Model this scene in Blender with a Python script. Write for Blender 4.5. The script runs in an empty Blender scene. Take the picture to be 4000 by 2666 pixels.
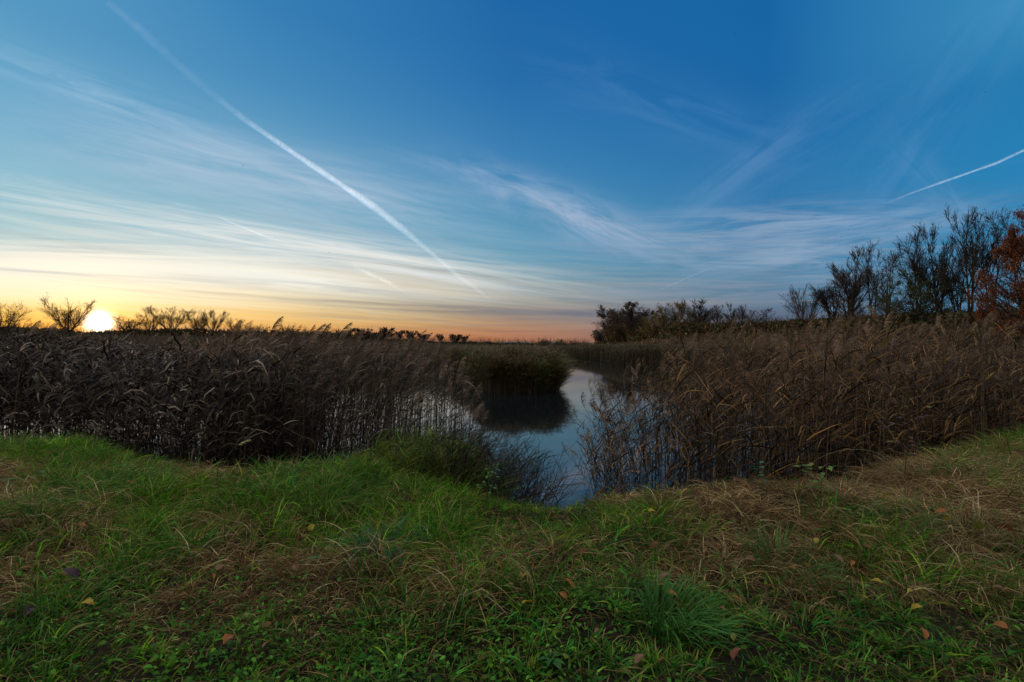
import bpy, math, random
import numpy as np
rng = np.random.default_rng(11)
random.seed(5)
S = bpy.context.scene
COL = S.collection
CAMZ = 2.4; F = 2000.0; HY = 1352.0          # eye height, focal length and horizon row of a 4000 px wide picture
# ------------------------------------------------------------------ camera
cd = bpy.data.cameras.new('camera'); cam = bpy.data.objects.new('camera', cd); COL.objects.link(cam)
cam.location = (0, 0, CAMZ); cam.rotation_euler = (math.radians(90 + 0.544), 0, 0)
cd.sensor_width = 36; cd.lens = 18; cd.clip_start = 0.05; cd.clip_end = 200000
S.camera = cam
# ------------------------------------------------------------------ exposure
S.view_settings.view_transform = 'Standard'; S.view_settings.look = 'None'
S.view_settings.exposure = 0; S.view_settings.gamma = 1; S.view_settings.use_curve_mapping = False
try:
    S.cycles.max_bounces = 6; S.cycles.transparent_max_bounces = 12
except Exception: pass
# ------------------------------------------------------------------ sky
def lin(c):
    c = tuple(c)
    return tuple((v/255/12.92 if v/255 <= .04045 else ((v/255+.055)/1.055)**2.4) for v in c)
def azel(px, py):
    x, y, z = (px-2000)/F, 1.0, (HY-py)/F
    return math.atan2(x, y), math.atan2(z, math.hypot(x, y))
SUN_AZ, SUN_EL = azel(388, 1262)
W = bpy.data.worlds.new('World'); S.world = W; W.use_nodes = True
nt = W.node_tree; N = nt.nodes; Lk = nt.links; N.clear()
def val(x, s):
    if isinstance(x, (int, float)): s.default_value = x
    elif isinstance(x, (tuple, list)): s.default_value = tuple(x)
    else: Lk.new(x, s)
def M(op, a, b=0.0, c=None, clamp=False):
    n = N.new('ShaderNodeMath'); n.operation = op; n.use_clamp = clamp
    val(a, n.inputs[0]); val(b, n.inputs[1])
    if c is not None: val(c, n.inputs[2])
    return n.outputs[0]
def mixc(f, a, b, t='MIX', clamp=False):
    n = N.new('ShaderNodeMix'); n.data_type = 'RGBA'; n.blend_type = t; n.clamp_result = clamp; n.clamp_factor = True
    val(f, n.inputs[0]); val(a if not isinstance(a, tuple) else a+(1,), n.inputs[6]); val(b if not isinstance(b, tuple) else b+(1,), n.inputs[7])
    return n.outputs[2]
def mr(v, a, b, c=0.0, d=1.0, smooth=True):
    n = N.new('ShaderNodeMapRange'); n.interpolation_type = 'SMOOTHSTEP' if smooth else 'LINEAR'; n.clamp = True
    val(v, n.inputs[0]); n.inputs[1].default_value = a; n.inputs[2].default_value = b
    n.inputs[3].default_value = c; n.inputs[4].default_value = d
    return n.outputs[0]
def comb(x, y, z):
    n = N.new('ShaderNodeCombineXYZ'); val(x, n.inputs[0]); val(y, n.inputs[1]); val(z, n.inputs[2]); return n.outputs[0]
def noise(vec, scale, detail=4, rough=.55, dist=0.0):
    n = N.new('ShaderNodeTexNoise'); Lk.new(vec, n.inputs['Vector'])
    n.inputs['Scale'].default_value = scale; n.inputs['Detail'].default_value = detail
    n.inputs['Roughness'].default_value = rough; n.inputs['Distortion'].default_value = dist
    return n.outputs['Fac']
tc = N.new('ShaderNodeTexCoord'); sp = N.new('ShaderNodeSeparateXYZ'); Lk.new(tc.outputs['Generated'], sp.inputs[0])
AZ = M('ARCTAN2', sp.outputs[0], sp.outputs[1]); EL = M('ARCSINE', sp.outputs[2])
ELC = M('MAXIMUM', EL, 0.0)
FE = M('POWER', M('DIVIDE', ELC, math.radians(60), clamp=True), 0.5)
# sky colour by elevation (picture rows) at five azimuths (picture columns)
ROWS = [1352, 1325, 1290, 1250, 1200, 1150, 1100, 1050, 1000, 930, 800, 600, 300, 0]
TAB = {
 0:   [(205,88,8),(236,128,16),(248,164,42),(250,190,78),(252,216,124),(254,243,196),(253,246,220),(246,244,226),(214,224,220),(160,202,215),(135,190,214),(118,178,212),(100,164,208),(80,150,200)],
 1000:[(185,92,40),(212,120,48),(232,160,70),(240,192,105),(243,212,148),(246,232,196),(244,238,218),(228,231,225),(184,206,216),(143,184,210),(120,171,207),(95,155,203),(62,134,194),(46,122,188)],
 2000:[(158,98,70),(176,114,84),(178,128,98),(168,138,116),(150,142,130),(134,150,156),(116,152,172),(104,152,184),(96,152,190),(86,148,192),(70,138,190),(50,122,186),(26,104,176),(18,98,172)],
 3000:[(98,92,98),(104,102,112),(104,110,124),(98,114,136),(92,118,146),(84,122,156),(76,124,164),(68,124,170),(62,124,174),(56,122,178),(42,116,178),(28,108,176),(14,98,170),(10,96,170)],
 4000:[(86,110,130),(84,116,146),(76,120,158),(68,124,166),(62,126,172),(56,128,178),(52,130,182),(48,130,184),(44,130,186),(40,130,188),(34,128,190),(28,124,188),(28,118,182),(52,134,194)],
}
def sstep0(t): t = min(1, max(0, t)); return t*t*(3-2*t)
def ramp(col, rows):
    n = N.new('ShaderNodeValToRGB'); cr = n.color_ramp; cr.interpolation = 'EASE' if False else 'LINEAR'
    pts = []
    for c, y in zip(rows, ROWS):
        _, el = azel(col, y); w = sstep0((c[2]-c[0]-20)/90); w *= 1 if col < 1000 else 1.8; c = (c[0]*(1-.03*w)+4*w, c[1]*(1+.028*w), c[2]*(1-.01*w)); pts.append((min(1, (max(0, el)/math.radians(60))**.5), lin(c)))
    while len(cr.elements) > 1: cr.elements.remove(cr.elements[0])
    cr.elements[0].position = pts[0][0]; cr.elements[0].color = pts[0][1]+(1,)
    for p, c in pts[1:]:
        e = cr.elements.new(p); e.color = c+(1,)
    Lk.new(FE, n.inputs[0]); return n.outputs[0]
cols = sorted(TAB); rmp = [ramp(c, TAB[c]) for c in cols]; azs = [azel(c, HY)[0] for c in cols]
sky = rmp[0]
for i in range(1, 5):
    sky = mixc(mr(AZ, azs[i-1], azs[i], smooth=False), sky, rmp[i])
back = mixc(mr(EL, 0, .5), (.26, .22, .22), (.40, .42, .46))  # unseen sky behind the camera, toned as fill light
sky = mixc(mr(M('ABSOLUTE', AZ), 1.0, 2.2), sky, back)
sky = mixc(mr(EL, .66, 1.15), sky, (1.50, 1.38, 1.18))      # bright overhead fill added above the view to light the ground
# a physical sky under a low sun, blended in faintly for the upper air
st = N.new('ShaderNodeTexSky'); st.sky_type = 'NISHITA'; st.sun_disc = False
st.sun_elevation = SUN_EL; st.sun_rotation = SUN_AZ; st.dust_density = 1.5
nsk = mixc(1.0, st.outputs[0], (.12, .12, .12), 'MULTIPLY')
sky = mixc(0.06, sky, nsk)
# thin veils of horizontal cloud: darker and lighter bands low over the horizon
tiltv = M('MULTIPLY', M('ADD', AZ, 0.75), M('ADD', M('MULTIPLY', ELC, 0.40), 0.01))
ELT = M('ADD', ELC, tiltv)
warp = M('MULTIPLY', M('SUBTRACT', noise(comb(M('MULTIPLY', AZ, 3.0), M('MULTIPLY', ELT, 9.0), 3.3), 1.0, 3), .5), .035)
ELW = M('ADD', ELT, warp)
n1 = noise(comb(M('MULTIPLY', AZ, 2.0), M('MULTIPLY', ELW, 46.0), 0.0), 1.0, 6, .62)
n2 = noise(comb(M('MULTIPLY', AZ, 5.0), M('MULTIPLY', ELW, 120.0), 7.0), 1.0, 5, .6)
win = M('MULTIPLY', mr(EL, 0.0, 0.02), mr(EL, 0.30, 0.10))
band = M('MULTIPLY', M('ADD', M('MULTIPLY', M('SUBTRACT', n1, .5), 1.8), M('MULTIPLY', M('SUBTRACT', n2, .5), .7)), win)
lo = M('MULTIPLY', M('MAXIMUM', M('MULTIPLY', band, -1.0), 0.0), 1.55, clamp=True)
hi = M('MULTIPLY', M('MAXIMUM', band, 0.0), 1.0, clamp=True)
warmf = mr(AZ, .05, -.6)
dark = mixc(warmf, lin((96,104,124)), lin((172,170,160)))
lite = mixc(warmf, lin((190,165,150)), lin((255,244,214)))
sky = mixc(M('MULTIPLY', lo, .8), sky, dark)
sky = mixc(M('MULTIPLY', hi, .75), sky, lite)
# cirrus: patches with their own place, direction and streaks
YS = M('MAXIMUM', sp.outputs[1], .05); GXW = M('MULTIPLY', M('DIVIDE', sp.outputs[0], YS), F); GZW = M('MULTIPLY', M('DIVIDE', sp.outputs[2], YS), F)
FRONT = M('MULTIPLY', mr(sp.outputs[1], .05, .25), mr(EL, 0.0, .02))
def patch(px, py, ang, half_len, half_wid, gain, fa, fb, seed, color, tint_el=True, thr=.42, dist=0.8):
    global sky
    t = math.radians(ang); ca, sa = math.cos(t), math.sin(t)     # direction in the picture, up = positive
    dx = M('SUBTRACT', GXW, float(px-2000)); dy = M('SUBTRACT', GZW, float(HY-py))
    u = M('ADD', M('MULTIPLY', dx, ca), M('MULTIPLY', dy, sa)); v = M('SUBTRACT', M('MULTIPLY', dy, ca), M('MULTIPLY', dx, sa))
    uu = M('DIVIDE', u, half_len); vv = M('DIVIDE', v, half_wid)
    g = M('EXPONENT', M('MULTIPLY', M('ADD', M('POWER', M('ABSOLUTE', uu), 2.4), M('MULTIPLY', vv, vv)), -1.0))
    nn = noise(comb(M('MULTIPLY', u, fa/1000), M('MULTIPLY', v, fb/1000), seed), 1.0, 4, .66, dist)
    f = M('MULTIPLY', M('MULTIPLY', g, mr(nn, thr-.08, thr+.24)), gain*1.25)
    f = M('MULTIPLY', f, FRONT)
    sky = mixc(f, sky, lin(color))
patch(2200, 830, -22, 420, 80, .52, 3, 9, 1.1, (165,185,215), thr=.40)
patch(2330, 870, -20, 300, 38, .40, 4, 24, 2.1, (185,195,215))
patch(1950, 700, -14, 380, 40, .22, 3, 20, 12.1, (165,190,215))
patch(3050, 880, 3, 560, 70, .42, 1.6, 20, 3.7, (170,185,205))
patch(3000, 1010, -5, 620, 75, .42, 1.3, 18, 4.2, (160,175,195))
patch(2800, 1140, 2, 600, 50, .45, 1.5, 22, 14.2, (140,150,170))
patch(2600, 420, -20, 520, 110, .11, 1.8, 9, 5.2, (120,165,215))
patch(3000, 640, 32, 520, 110, .08, 1.8, 12, 6.9, (130,170,215))
patch(3620, 480, 52, 700, 120, .13, 1.4, 8, 7.4, (115,160,210))
patch(3700, 780, -50, 260, 60, .18, 1.4, 8, 17.4, (130,170,205))
patch(500, 420, -20, 700, 75, .28, 1.2, 15, 8.3, (175,205,228))
patch(1100, 720, -14, 760, 120, .36, 1.3, 14, 9.8, (190,205,222))
patch(600, 840, -9, 900, 70, .50, .9, 24, 10.4, (225,232,232))
patch(1250, 980, -8, 800, 60, .75, 1.2, 30, 11.2, (238,238,232))
patch(400, 1010, -2, 900, 70, .6, .7, 30, 21.2, (255,250,232))
patch(1350, 965, -12, 100, 26, .45, 3, 20, 22.2, (225,228,228), thr=.35)
patch(700, 1160, -4, 900, 60, .5, .9, 34, 23.2, (255,246,214))
patch(450, 1055, -2, 1000, 42, .95, .6, 26, 31.2, (255,250,230), thr=.34)
patch(1150, 1085, -6, 650, 34, .9, .8, 30, 32.2, (248,246,235), thr=.36)
patch(1500, 1050, -9, 420, 22, .75, 1.6, 40, 33.2, (226,228,228), thr=.38)
patch(1350, 1135, -5, 700, 20, .6, .8, 36, 34.2, (150,158,166))
patch(300, 1075, -4, 500, 12, .5, .8, 36, 37.2, (170,182,186))
patch(1900, 1215, -3, 700, 26, .7, .8, 34, 35.2, (128,124,130))
patch(2700, 1225, 0, 700, 22, .6, .8, 30, 36.2, (88,100,124))
patch(950, 690, -10, 800, 130, .30, 1.0, 9, 38.2, (190,206,224), thr=.36)
patch(2850, 700, 38, 480, 60, .09, 1.6, 14, 39.2, (150,182,215))
patch(3300, 930, 12, 520, 60, .40, 1.4, 16, 40.2, (165,185,208))
patch(1700, 1110, -7, 520, 55, .55, 1.0, 26, 24.2, (205,190,165))
# the setting sun and its glow
sd = Vs = (math.sin(SUN_AZ)*math.cos(SUN_EL), math.cos(SUN_AZ)*math.cos(SUN_EL), math.sin(SUN_EL))
dt = N.new('ShaderNodeVectorMath'); dt.operation = 'DOT_PRODUCT'; Lk.new(tc.outputs['Generated'], dt.inputs[0]); dt.inputs[1].default_value = sd
ang = M('MULTIPLY', M('ARCCOSINE', M('MINIMUM', dt.outputs['Value'], 1.0)), 180/math.pi)
core = M('EXPONENT', M('MULTIPLY', M('POWER', M('DIVIDE', ang, .70), 2.0), -1.0))
g1 = M('EXPONENT', M('MULTIPLY', ang, -1/2.2))
g2 = M('EXPONENT', M('MULTIPLY', ang, -1/7.0))
def addc(sky, f, col, k):
    c = mixc(1.0, comb(f, f, f), tuple(v*k for v in col), 'MULTIPLY')
    return mixc(1.0, sky, c, 'ADD')
sky = addc(sky, core, (1, .95, .8), 7.0)
sky = addc(sky, g1, (1, .46, .10), .65)
sky = addc(sky, g2, (1, .55, .18), .03)
below = mr(EL, -0.02, 0.0)
sky = mixc(below, (.02, .02, .018), sky)
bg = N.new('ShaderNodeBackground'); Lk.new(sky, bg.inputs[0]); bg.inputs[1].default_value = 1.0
try: W.cycles.sampling_method = 'MANUAL'; W.cycles.sample_map_resolution = 512
except Exception: pass
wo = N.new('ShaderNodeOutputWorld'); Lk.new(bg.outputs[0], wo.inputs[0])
# ------------------------------------------------------------------ sun
sl = bpy.data.lights.new('sun', 'SUN'); so = bpy.data.objects.new('sun', sl); COL.objects.link(so)
sl.energy = 2.5; sl.angle = math.radians(0.5); sl.color = (1.0, .60, .30)
so.rotation_euler = (math.pi/2 - SUN_EL, 0, -SUN_AZ + math.pi)
so.location = (0, 0, 40)
# ------------------------------------------------------------------ helpers
def tag(o, label=None, cat=None, group=None, kind=None):
    if label: o['label'] = label
    if cat: o['category'] = cat
    if group: o['group'] = group
    if kind: o['kind'] = kind
    return o
def empty(name, loc=(0, 0, 0), rz=0.0):
    o = bpy.data.objects.new(name, None); COL.objects.link(o); o.location = loc; o.rotation_euler = (0, 0, rz)
    o.empty_display_size = .2; return o
def copy_tree(o, parent=None):
    c = o.copy(); COL.objects.link(c); c.parent = parent
    for ch in list(o.children): copy_tree(ch, c)
    return c
def nrm(v): return v/np.maximum(np.linalg.norm(v, axis=-1, keepdims=True), 1e-9)
def rand_unit(n):
    return nrm(rng.normal(size=(n, 3)))
class Geo:
    def __init__(s): s.v = []; s.f = []; s.c = []; s.n = 0
    def add(s, v, f, c):
        s.v.append(v.reshape(-1, 3)); s.f.append(f.reshape(-1, 4)+s.n); s.c.append(c.reshape(-1, 3)); s.n += len(s.v[-1])
    def ribbon(s, P, Wd, ref, col, col2=None):
        """P (N,K+1,3) centre lines, Wd (N,K+1) widths, ref (N,3) vector the blade's flat side leans to"""
        n, k1, _ = P.shape
        T = np.gradient(P, axis=1)
        Sd = nrm(np.cross(T, ref[:, None, :]))
        A = P - Sd*Wd[..., None]*.5; B = P + Sd*Wd[..., None]*.5
        V = np.stack([A, B], 2)
        i = (np.arange(n)*k1*2)[:, None] + (np.arange(k1-1)*2)[None, :]
        Fq = np.stack([i, i+1, i+3, i+2], -1)
        c = np.repeat(col[:, None, :], k1, 1)
        if col2 is not None:
            t = np.linspace(0, 1, k1)[None, :, None]; c = c*(1-t)+col2[:, None, :]*t
        s.add(V, Fq, np.repeat(c[:, :, None, :], 2, 2))
    def tube(s, P, R, col, sides=3):
        n, k1, _ = P.shape
        T = nrm(np.gradient(P, axis=1))
        r0 = np.tile(np.array([0.31, 0.87, 0.11]), (n, 1)); bad = np.abs(T[:, 0] @ np.array([0.31, .87, .11])) > .85
        r0[bad] = (0.9, -.2, .3)
        A = nrm(np.cross(T, r0[:, None, :])); B = np.cross(T, A)
        a = np.arange(sides)*2*math.pi/sides
        V = P[:, :, None, :] + R[:, :, None, None]*(A[:, :, None, :]*np.cos(a)[None, None, :, None] + B[:, :, None, :]*np.sin(a)[None, None, :, None])
        i = (np.arange(n)*k1*sides)[:, None, None] + (np.arange(k1-1)*sides)[None, :, None] + np.arange(sides)[None, None, :]
        j = (np.arange(n)*k1*sides)[:, None, None] + (np.arange(k1-1)*sides)[None, :, None] + ((np.arange(sides)+1) % sides)[None, None, :]
        Fq = np.stack([i, j, j+sides, i+sides], -1)
        c = np.repeat(np.repeat(col[:, None, None, :], k1, 1), sides, 2)
        s.add(V, Fq, c)
    def build(s, name, mat, parent=None, shift=None, smooth=True):
        v = np.concatenate(s.v); f = np.concatenate(s.f); c = np.concatenate(s.c)
        if shift is not None: v = v - np.array(shift)
        me = bpy.data.meshes.new(name)
        me.vertices.add(len(v)); me.vertices.foreach_set('co', v.astype(np.float32).ravel())
        me.loops.add(len(f)*4); me.loops.foreach_set('vertex_index', f.astype(np.int32).ravel())
        me.polygons.add(len(f)); me.polygons.foreach_set('loop_start', (np.arange(len(f))*4).astype(np.int32))
        me.polygons.foreach_set('loop_total', np.full(len(f), 4, np.int32))
        me.polygons.foreach_set('use_smooth', np.full(len(f), smooth, bool))
        me.update(calc_edges=True)
        at = me.color_attributes.new('tone', 'FLOAT_COLOR', 'POINT')
        at.data.foreach_set('color', np.concatenate([np.clip(c, 0, 1), np.ones((len(c), 1))], 1).astype(np.float32).ravel())
        me.materials.append(mat)
        o = bpy.data.objects.new(name, me); COL.objects.link(o); o.parent = parent
        return o
def paths(base, d0, L, bend, K, power=1.4, jit=0.0):
    """curving centre lines: start along d0, drift towards d0+bend"""
    n = len(base); P = np.zeros((n, K+1, 3)); P[:, 0] = base
    w = rng.normal(size=(n, 3))*jit
    for k in range(K):
        t = ((k+.5)/K)**power
        d = nrm(d0 + bend*t + w*math.sin(2.6*(k+1)))
        P[:, k+1] = P[:, k] + d*(L/K)[:, None]
    return P
def vnoise(x, y, scale, seed=0, octaves=2):
    r = np.random.default_rng(1000+seed); tot = 0; amp = 1; s = 0
    for o in range(octaves):
        g = r.random((256, 256)); fx = np.asarray(x)/scale*2**o+97.3*o; fy = np.asarray(y)/scale*2**o+31.7
        ix = np.floor(fx).astype(int); iy = np.floor(fy).astype(int); tx = fx-ix; ty = fy-iy
        tx = tx*tx*(3-2*tx); ty = ty*ty*(3-2*ty)
        a = g[ix % 256, iy % 256]; b = g[(ix+1) % 256, iy % 256]; c = g[ix % 256, (iy+1) % 256]; d = g[(ix+1) % 256, (iy+1) % 256]
        tot = tot + amp*((a*(1-tx)+b*tx)*(1-ty)+(c*(1-tx)+d*tx)*ty); s += amp; amp *= .5
    return tot/s
def sstep(a, b, x): t = np.clip((x-a)/(b-a), 0, 1); return t*t*(3-2*t)
def tone(n, base, var=.25, hue=.08):
    b = np.array(base)[None, :]*(1+rng.uniform(-var, var, (n, 1)))*(1+rng.uniform(-hue, hue, (n, 3)))
    return np.clip(b, 0.002, 1)
def lerp(a, b, t): return a*(1-t)+b*t
# ------------------------------------------------------------------ materials
def blade_mat(name, trans=.3, rough=.5, spec=.35, gain=1.0, scale=3.0):
    m = bpy.data.materials.new(name); m.use_nodes = True; t = m.node_tree; t.nodes.clear(); l = t.links
    a = t.nodes.new('ShaderNodeAttribute'); a.attribute_name = 'tone'
    g = t.nodes.new('ShaderNodeTexCoord'); no = t.nodes.new('ShaderNodeTexNoise'); no.inputs['Scale'].default_value = scale; no.inputs['Detail'].default_value = 4
    l.new(g.outputs['Object'], no.inputs['Vector'])
    mrn = t.nodes.new('ShaderNodeMapRange'); mrn.inputs[1].default_value = .3; mrn.inputs[2].default_value = .7
    mrn.inputs[3].default_value = .72*gain; mrn.inputs[4].default_value = 1.25*gain; l.new(no.outputs['Fac'], mrn.inputs[0])
    mx = t.nodes.new('ShaderNodeVectorMath'); mx.operation = 'SCALE'; l.new(a.outputs['Color'], mx.inputs[0]); l.new(mrn.outputs[0], mx.inputs['Scale'])
    p = t.nodes.new('ShaderNodeBsdfPrincipled'); l.new(mx.outputs[0], p.inputs['Base Color']); p.inputs['Roughness'].default_value = rough
    p.inputs['Specular IOR Level'].default_value = spec
    tr = t.nodes.new('ShaderNodeBsdfTranslucent'); l.new(mx.outputs[0], tr.inputs['Color'])
    ms = t.nodes.new('ShaderNodeMixShader'); ms.inputs[0].default_value = trans
    l.new(p.outputs[0], ms.inputs[1]); l.new(tr.outputs[0], ms.inputs[2])
    o = t.nodes.new('ShaderNodeOutputMaterial'); l.new(ms.outputs[0], o.inputs[0]); return m
MAT_GRASS = blade_mat('grass blade', .38, .5, .12)
MAT_REED = blade_mat('dry reed', .22, .5, .16)
MAT_PLUME = blade_mat('reed plume', .3, .8, .1)
MAT_BARK = blade_mat('bark', 0.0, .85, .15, scale=1.5)
MAT_LEAF = blade_mat('tree leaf', .3, .55, .3, scale=.6)
MAT_SIMPLE = blade_mat('painted surface', 0.0, .7, .3, scale=.05)
MAT_BIRD = blade_mat('dark feather', 0.0, .7, .2)
# ------------------------------------------------------------------ terrain
EX = np.array([-40, -20, -7.9, -5, -3.3, -1.7, -.5, 0, .56, 1.1, 2.0, 3.5, 5.1, 7.9, 20, 40])
EY = np.array([12, 11, 7.9, 6.7, 6.0, 5.8, 5.1, 4.75, 4.75, 5.0, 5.1, 5.2, 6.2, 7.9, 11, 12.])
def edge(x): return np.interp(x, EX, EY) + .25*(vnoise(x, x*0, .8, 3)-.5)
PXC = np.array([-1200, 0, 300, 700, 1000, 1300, 1600, 2000, 2300, 2600, 2800, 3100, 3500, 4000, 5200])
YC = np.array([85, 90, 95, 103, 122, 155, 200, 330, 230, 125, 105, 85, 65, 52, 40.])
YB = np.array([1300, 1304, 1306, 1309, 1316, 1326, 1337, 1350, 1347, 1318, 1302, 1288, 1290, 1275, 1265.])
AC = np.arctan2(PXC-2000, F); ZC = CAMZ+(HY-YB)/F*YC; RC = YC*np.hypot(1, (PXC-2000)/F)
H2 = np.interp(PXC, [0, 1500, 2300, 3100, 3500, 4000, 5200], [1.5, 1.5, 2.0, 1.5, 1.8, 4.5, 6])   # rise of the field behind the bank
PXS = np.array([-1200, 0, 1000, 1700, 2050, 2170, 2260, 2340, 2430, 2700, 3000, 3400, 4000, 5200])
RS = np.array([50, 48, 46, 62, 110, 118, 102, 88, 69, 70, 52, 26, 20, 20.])
AS = np.arctan2(PXS-2000, F)
def shore(az): return np.interp(az, AS, RS)
def hgt(x, y):
    x = np.asarray(x, float); y = np.asarray(y, float); r = np.hypot(x, y); az = np.arctan2(x, y)
    s = y - edge(x)
    bank = .9 + .16*(vnoise(x, y, .55, 1)-.5) + .22*(vnoise(x, y, 1.9, 2)-.5)
    bank = bank + .10*np.exp(-((x+2.3)**2/1.6+(y-5.0)**2/.6)) + .04*np.exp(-((x-2.6)**2/3+(y-4.4)**2/.6))
    bank = bank - .07*np.exp(-((x-.15)**2/.35+(y-4.3)**2/.5))
    z = lerp(bank, -.5, sstep(-.1, 1.9, s))
    rs = shore(az); front = y > 0
    z = np.where(front, np.maximum(z, lerp(-.5, .32, sstep(-3, 3, r-rs))), z)
    rc = np.interp(az, AC, RC); zc = np.interp(az, AC, ZC); h2 = np.interp(az, AC, H2)
    land = lerp(.32, zc+.25*(vnoise(x, y, 9, 5)-.5), sstep(-.16, 0, (r-rc)/rc))
    land = land + h2*sstep(.05, .9, (r-rc)/rc)*np.where(r < 3*rc, 1, 1)
    land = lerp(land, 1.9, sstep(500, 1400, r))
    z = np.where(front & (r > rs), np.maximum(z, land), z)
    return z
ang = np.concatenate([np.linspace(-1.05, 1.05, 300), np.linspace(1.05, 2*math.pi-1.05, 60)[1:-1]])
rad = np.concatenate([np.linspace(.2, 10, 90), np.geomspace(10.2, 500, 150), np.geomspace(540, 60000, 22)])
gx = np.sin(ang)[:, None]*rad[None, :]; gy = np.cos(ang)[:, None]*rad[None, :]
gz = hgt(gx, gy); gz = np.where(rad[None, :] > 1500, 1.9, gz)
V = np.stack([gx, gy, gz], -1).reshape(-1, 3); na, nr = len(ang), len(rad)
i = np.arange(na)[:, None]; j = np.arange(nr-1)[None, :]; i2 = (i+1) % na
Fq = np.stack([i*nr+j+0*i, i*nr+j+1, i2*nr+j+1, i2*nr+j], -1).reshape(-1, 4)
gr = Geo(); az_ = np.arctan2(V[:, 0], V[:, 1]); r_ = np.hypot(V[:, 0], V[:, 1])
soil = np.array([.014, .012, .007]); marsh = np.array([.05, .037, .022]); field = np.array([.035, .085, .02])
rc_ = np.interp(az_, AC, RC); rs_ = shore(az_)
cm = np.where((r_ > rs_-2)[:, None] & (V[:, 1] > 0)[:, None], marsh, soil)
cm = np.where(((r_ > rc_*1.05) & (V[:, 1] > 0))[:, None], field, cm)
gr.add(V, Fq, cm)
# centre cap
cap = np.concatenate([[[0, 0, .9]], V.reshape(na, nr, 3)[:, 0]]); capf = np.array([[0, 1+k, 1+(k+1) % na, 1+(k+1) % na] for k in range(na)])
gmat = blade_mat('ground', 0, .9, .1, scale=2.0)
ground = gr.build('ground', gmat); tag(ground, 'dark earthy bank and marsh ground rising to low green fields', 'ground', kind='structure')
# ------------------------------------------------------------------ water
wm = bpy.data.materials.new('pond water'); wm.use_nodes = True; t = wm.node_tree; p = t.nodes['Principled BSDF']
p.inputs['Base Color'].default_value = (.006, .010, .012, 1); p.inputs['Roughness'].default_value = .035; p.inputs['IOR'].default_value = 1.45
tcn = t.nodes.new('ShaderNodeTexCoord'); no = t.nodes.new('ShaderNodeTexNoise'); no.inputs['Scale'].default_value = 1.3; no.inputs['Detail'].default_value = 3
bp = t.nodes.new('ShaderNodeBump'); bp.inputs['Strength'].default_value = .06; bp.inputs['Distance'].default_value = .05
t.links.new(tcn.outputs['Object'], no.inputs['Vector']); t.links.new(no.outputs['Fac'], bp.inputs['Height']); t.links.new(bp.outputs[0], p.inputs['Normal'])
me = bpy.data.meshes.new('water'); me.from_pydata([(-120, 3, 0), (120, 3, 0), (140, 160, 0), (-140, 160, 0)], [], [(0, 1, 2, 3)]); me.materials.append(wm)
water = bpy.data.objects.new('water', me); COL.objects.link(water); tag(water, 'still pond water reflecting the evening sky', 'water', kind='structure')
# ------------------------------------------------------------------ grass on the bank
def in_view(x, y, m=1.2): return np.abs(x) < (1.12*y+m)
def scatter(n, y0=1.5, over=.9, xr=13):
    X = []; Y = []; c = 0
    while c < n:
        x = rng.uniform(-xr, xr, n*2); y = rng.uniform(y0, 12, n*2)
        k = in_view(x, y, .8) & (y < edge(x)+over)
        X.append(x[k]); Y.append(y[k]); c += k.sum()
    return np.concatenate(X)[:n], np.concatenate(Y)[:n]
def dryness(x, y):
    d = .32 + 2.0*(vnoise(x, y, .65, 21, 3)-.5)
    d = d + .75*np.exp(-((x-2.6)**2/4.5+(y-4.7)**2/1.1)) + .6*np.exp(-((x-5.2)**2/5+(y-5.9)**2/2.2)) + .35*np.exp(-((x-2.3)**2/2+(y-3.5)**2/.35))
    d = d + .38*np.exp(-((x+4.3)**2/4+(y-5.9)**2/.5)) + .12*np.exp(-((x+2.6)**2/5+(y-3.9)**2/.5))
    d = d - .45*np.exp(-((x+.9)**2/1.2+(y-5.2)**2/.6)) - .4*np.exp(-((x-.1)**2/.8+(y-4.6)**2/.5)) - .35*sstep(3.3, 2.4, y) - .4*np.exp(-((x+6.3)**2/1.5+(y-7.2)**2/.6))
    return np.clip(d, 0.02, .97)
def tall(x, y):
    h = .05+.07*vnoise(x, y, .6, 31) + .10*sstep(2.9, 4.0, y) + .16*sstep(.5, .72, vnoise(x, y, .9, 33, 2))*sstep(2.6, 3.4, y)
    h = h - .09*np.exp(-((x-3)**2/4+(y-5.2)**2/.5))
    h = h - .12*np.exp(-((x-.2)**2/.7+(y-4.6)**2/.5))
    return np.maximum(h, .04)
GREEN = np.array([.062, .205, .010]); YGREEN = np.array([.19, .27, .012]); BGREEN = np.array([.026, .155, .030])
TAN = np.array([.47, .32, .14]); BROWN = np.array([.13, .072, .032]); STRAW = np.array([.62, .49, .27])
TUFT = {'green': 22, 'dry': 26, 'thatch': 9}
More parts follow.
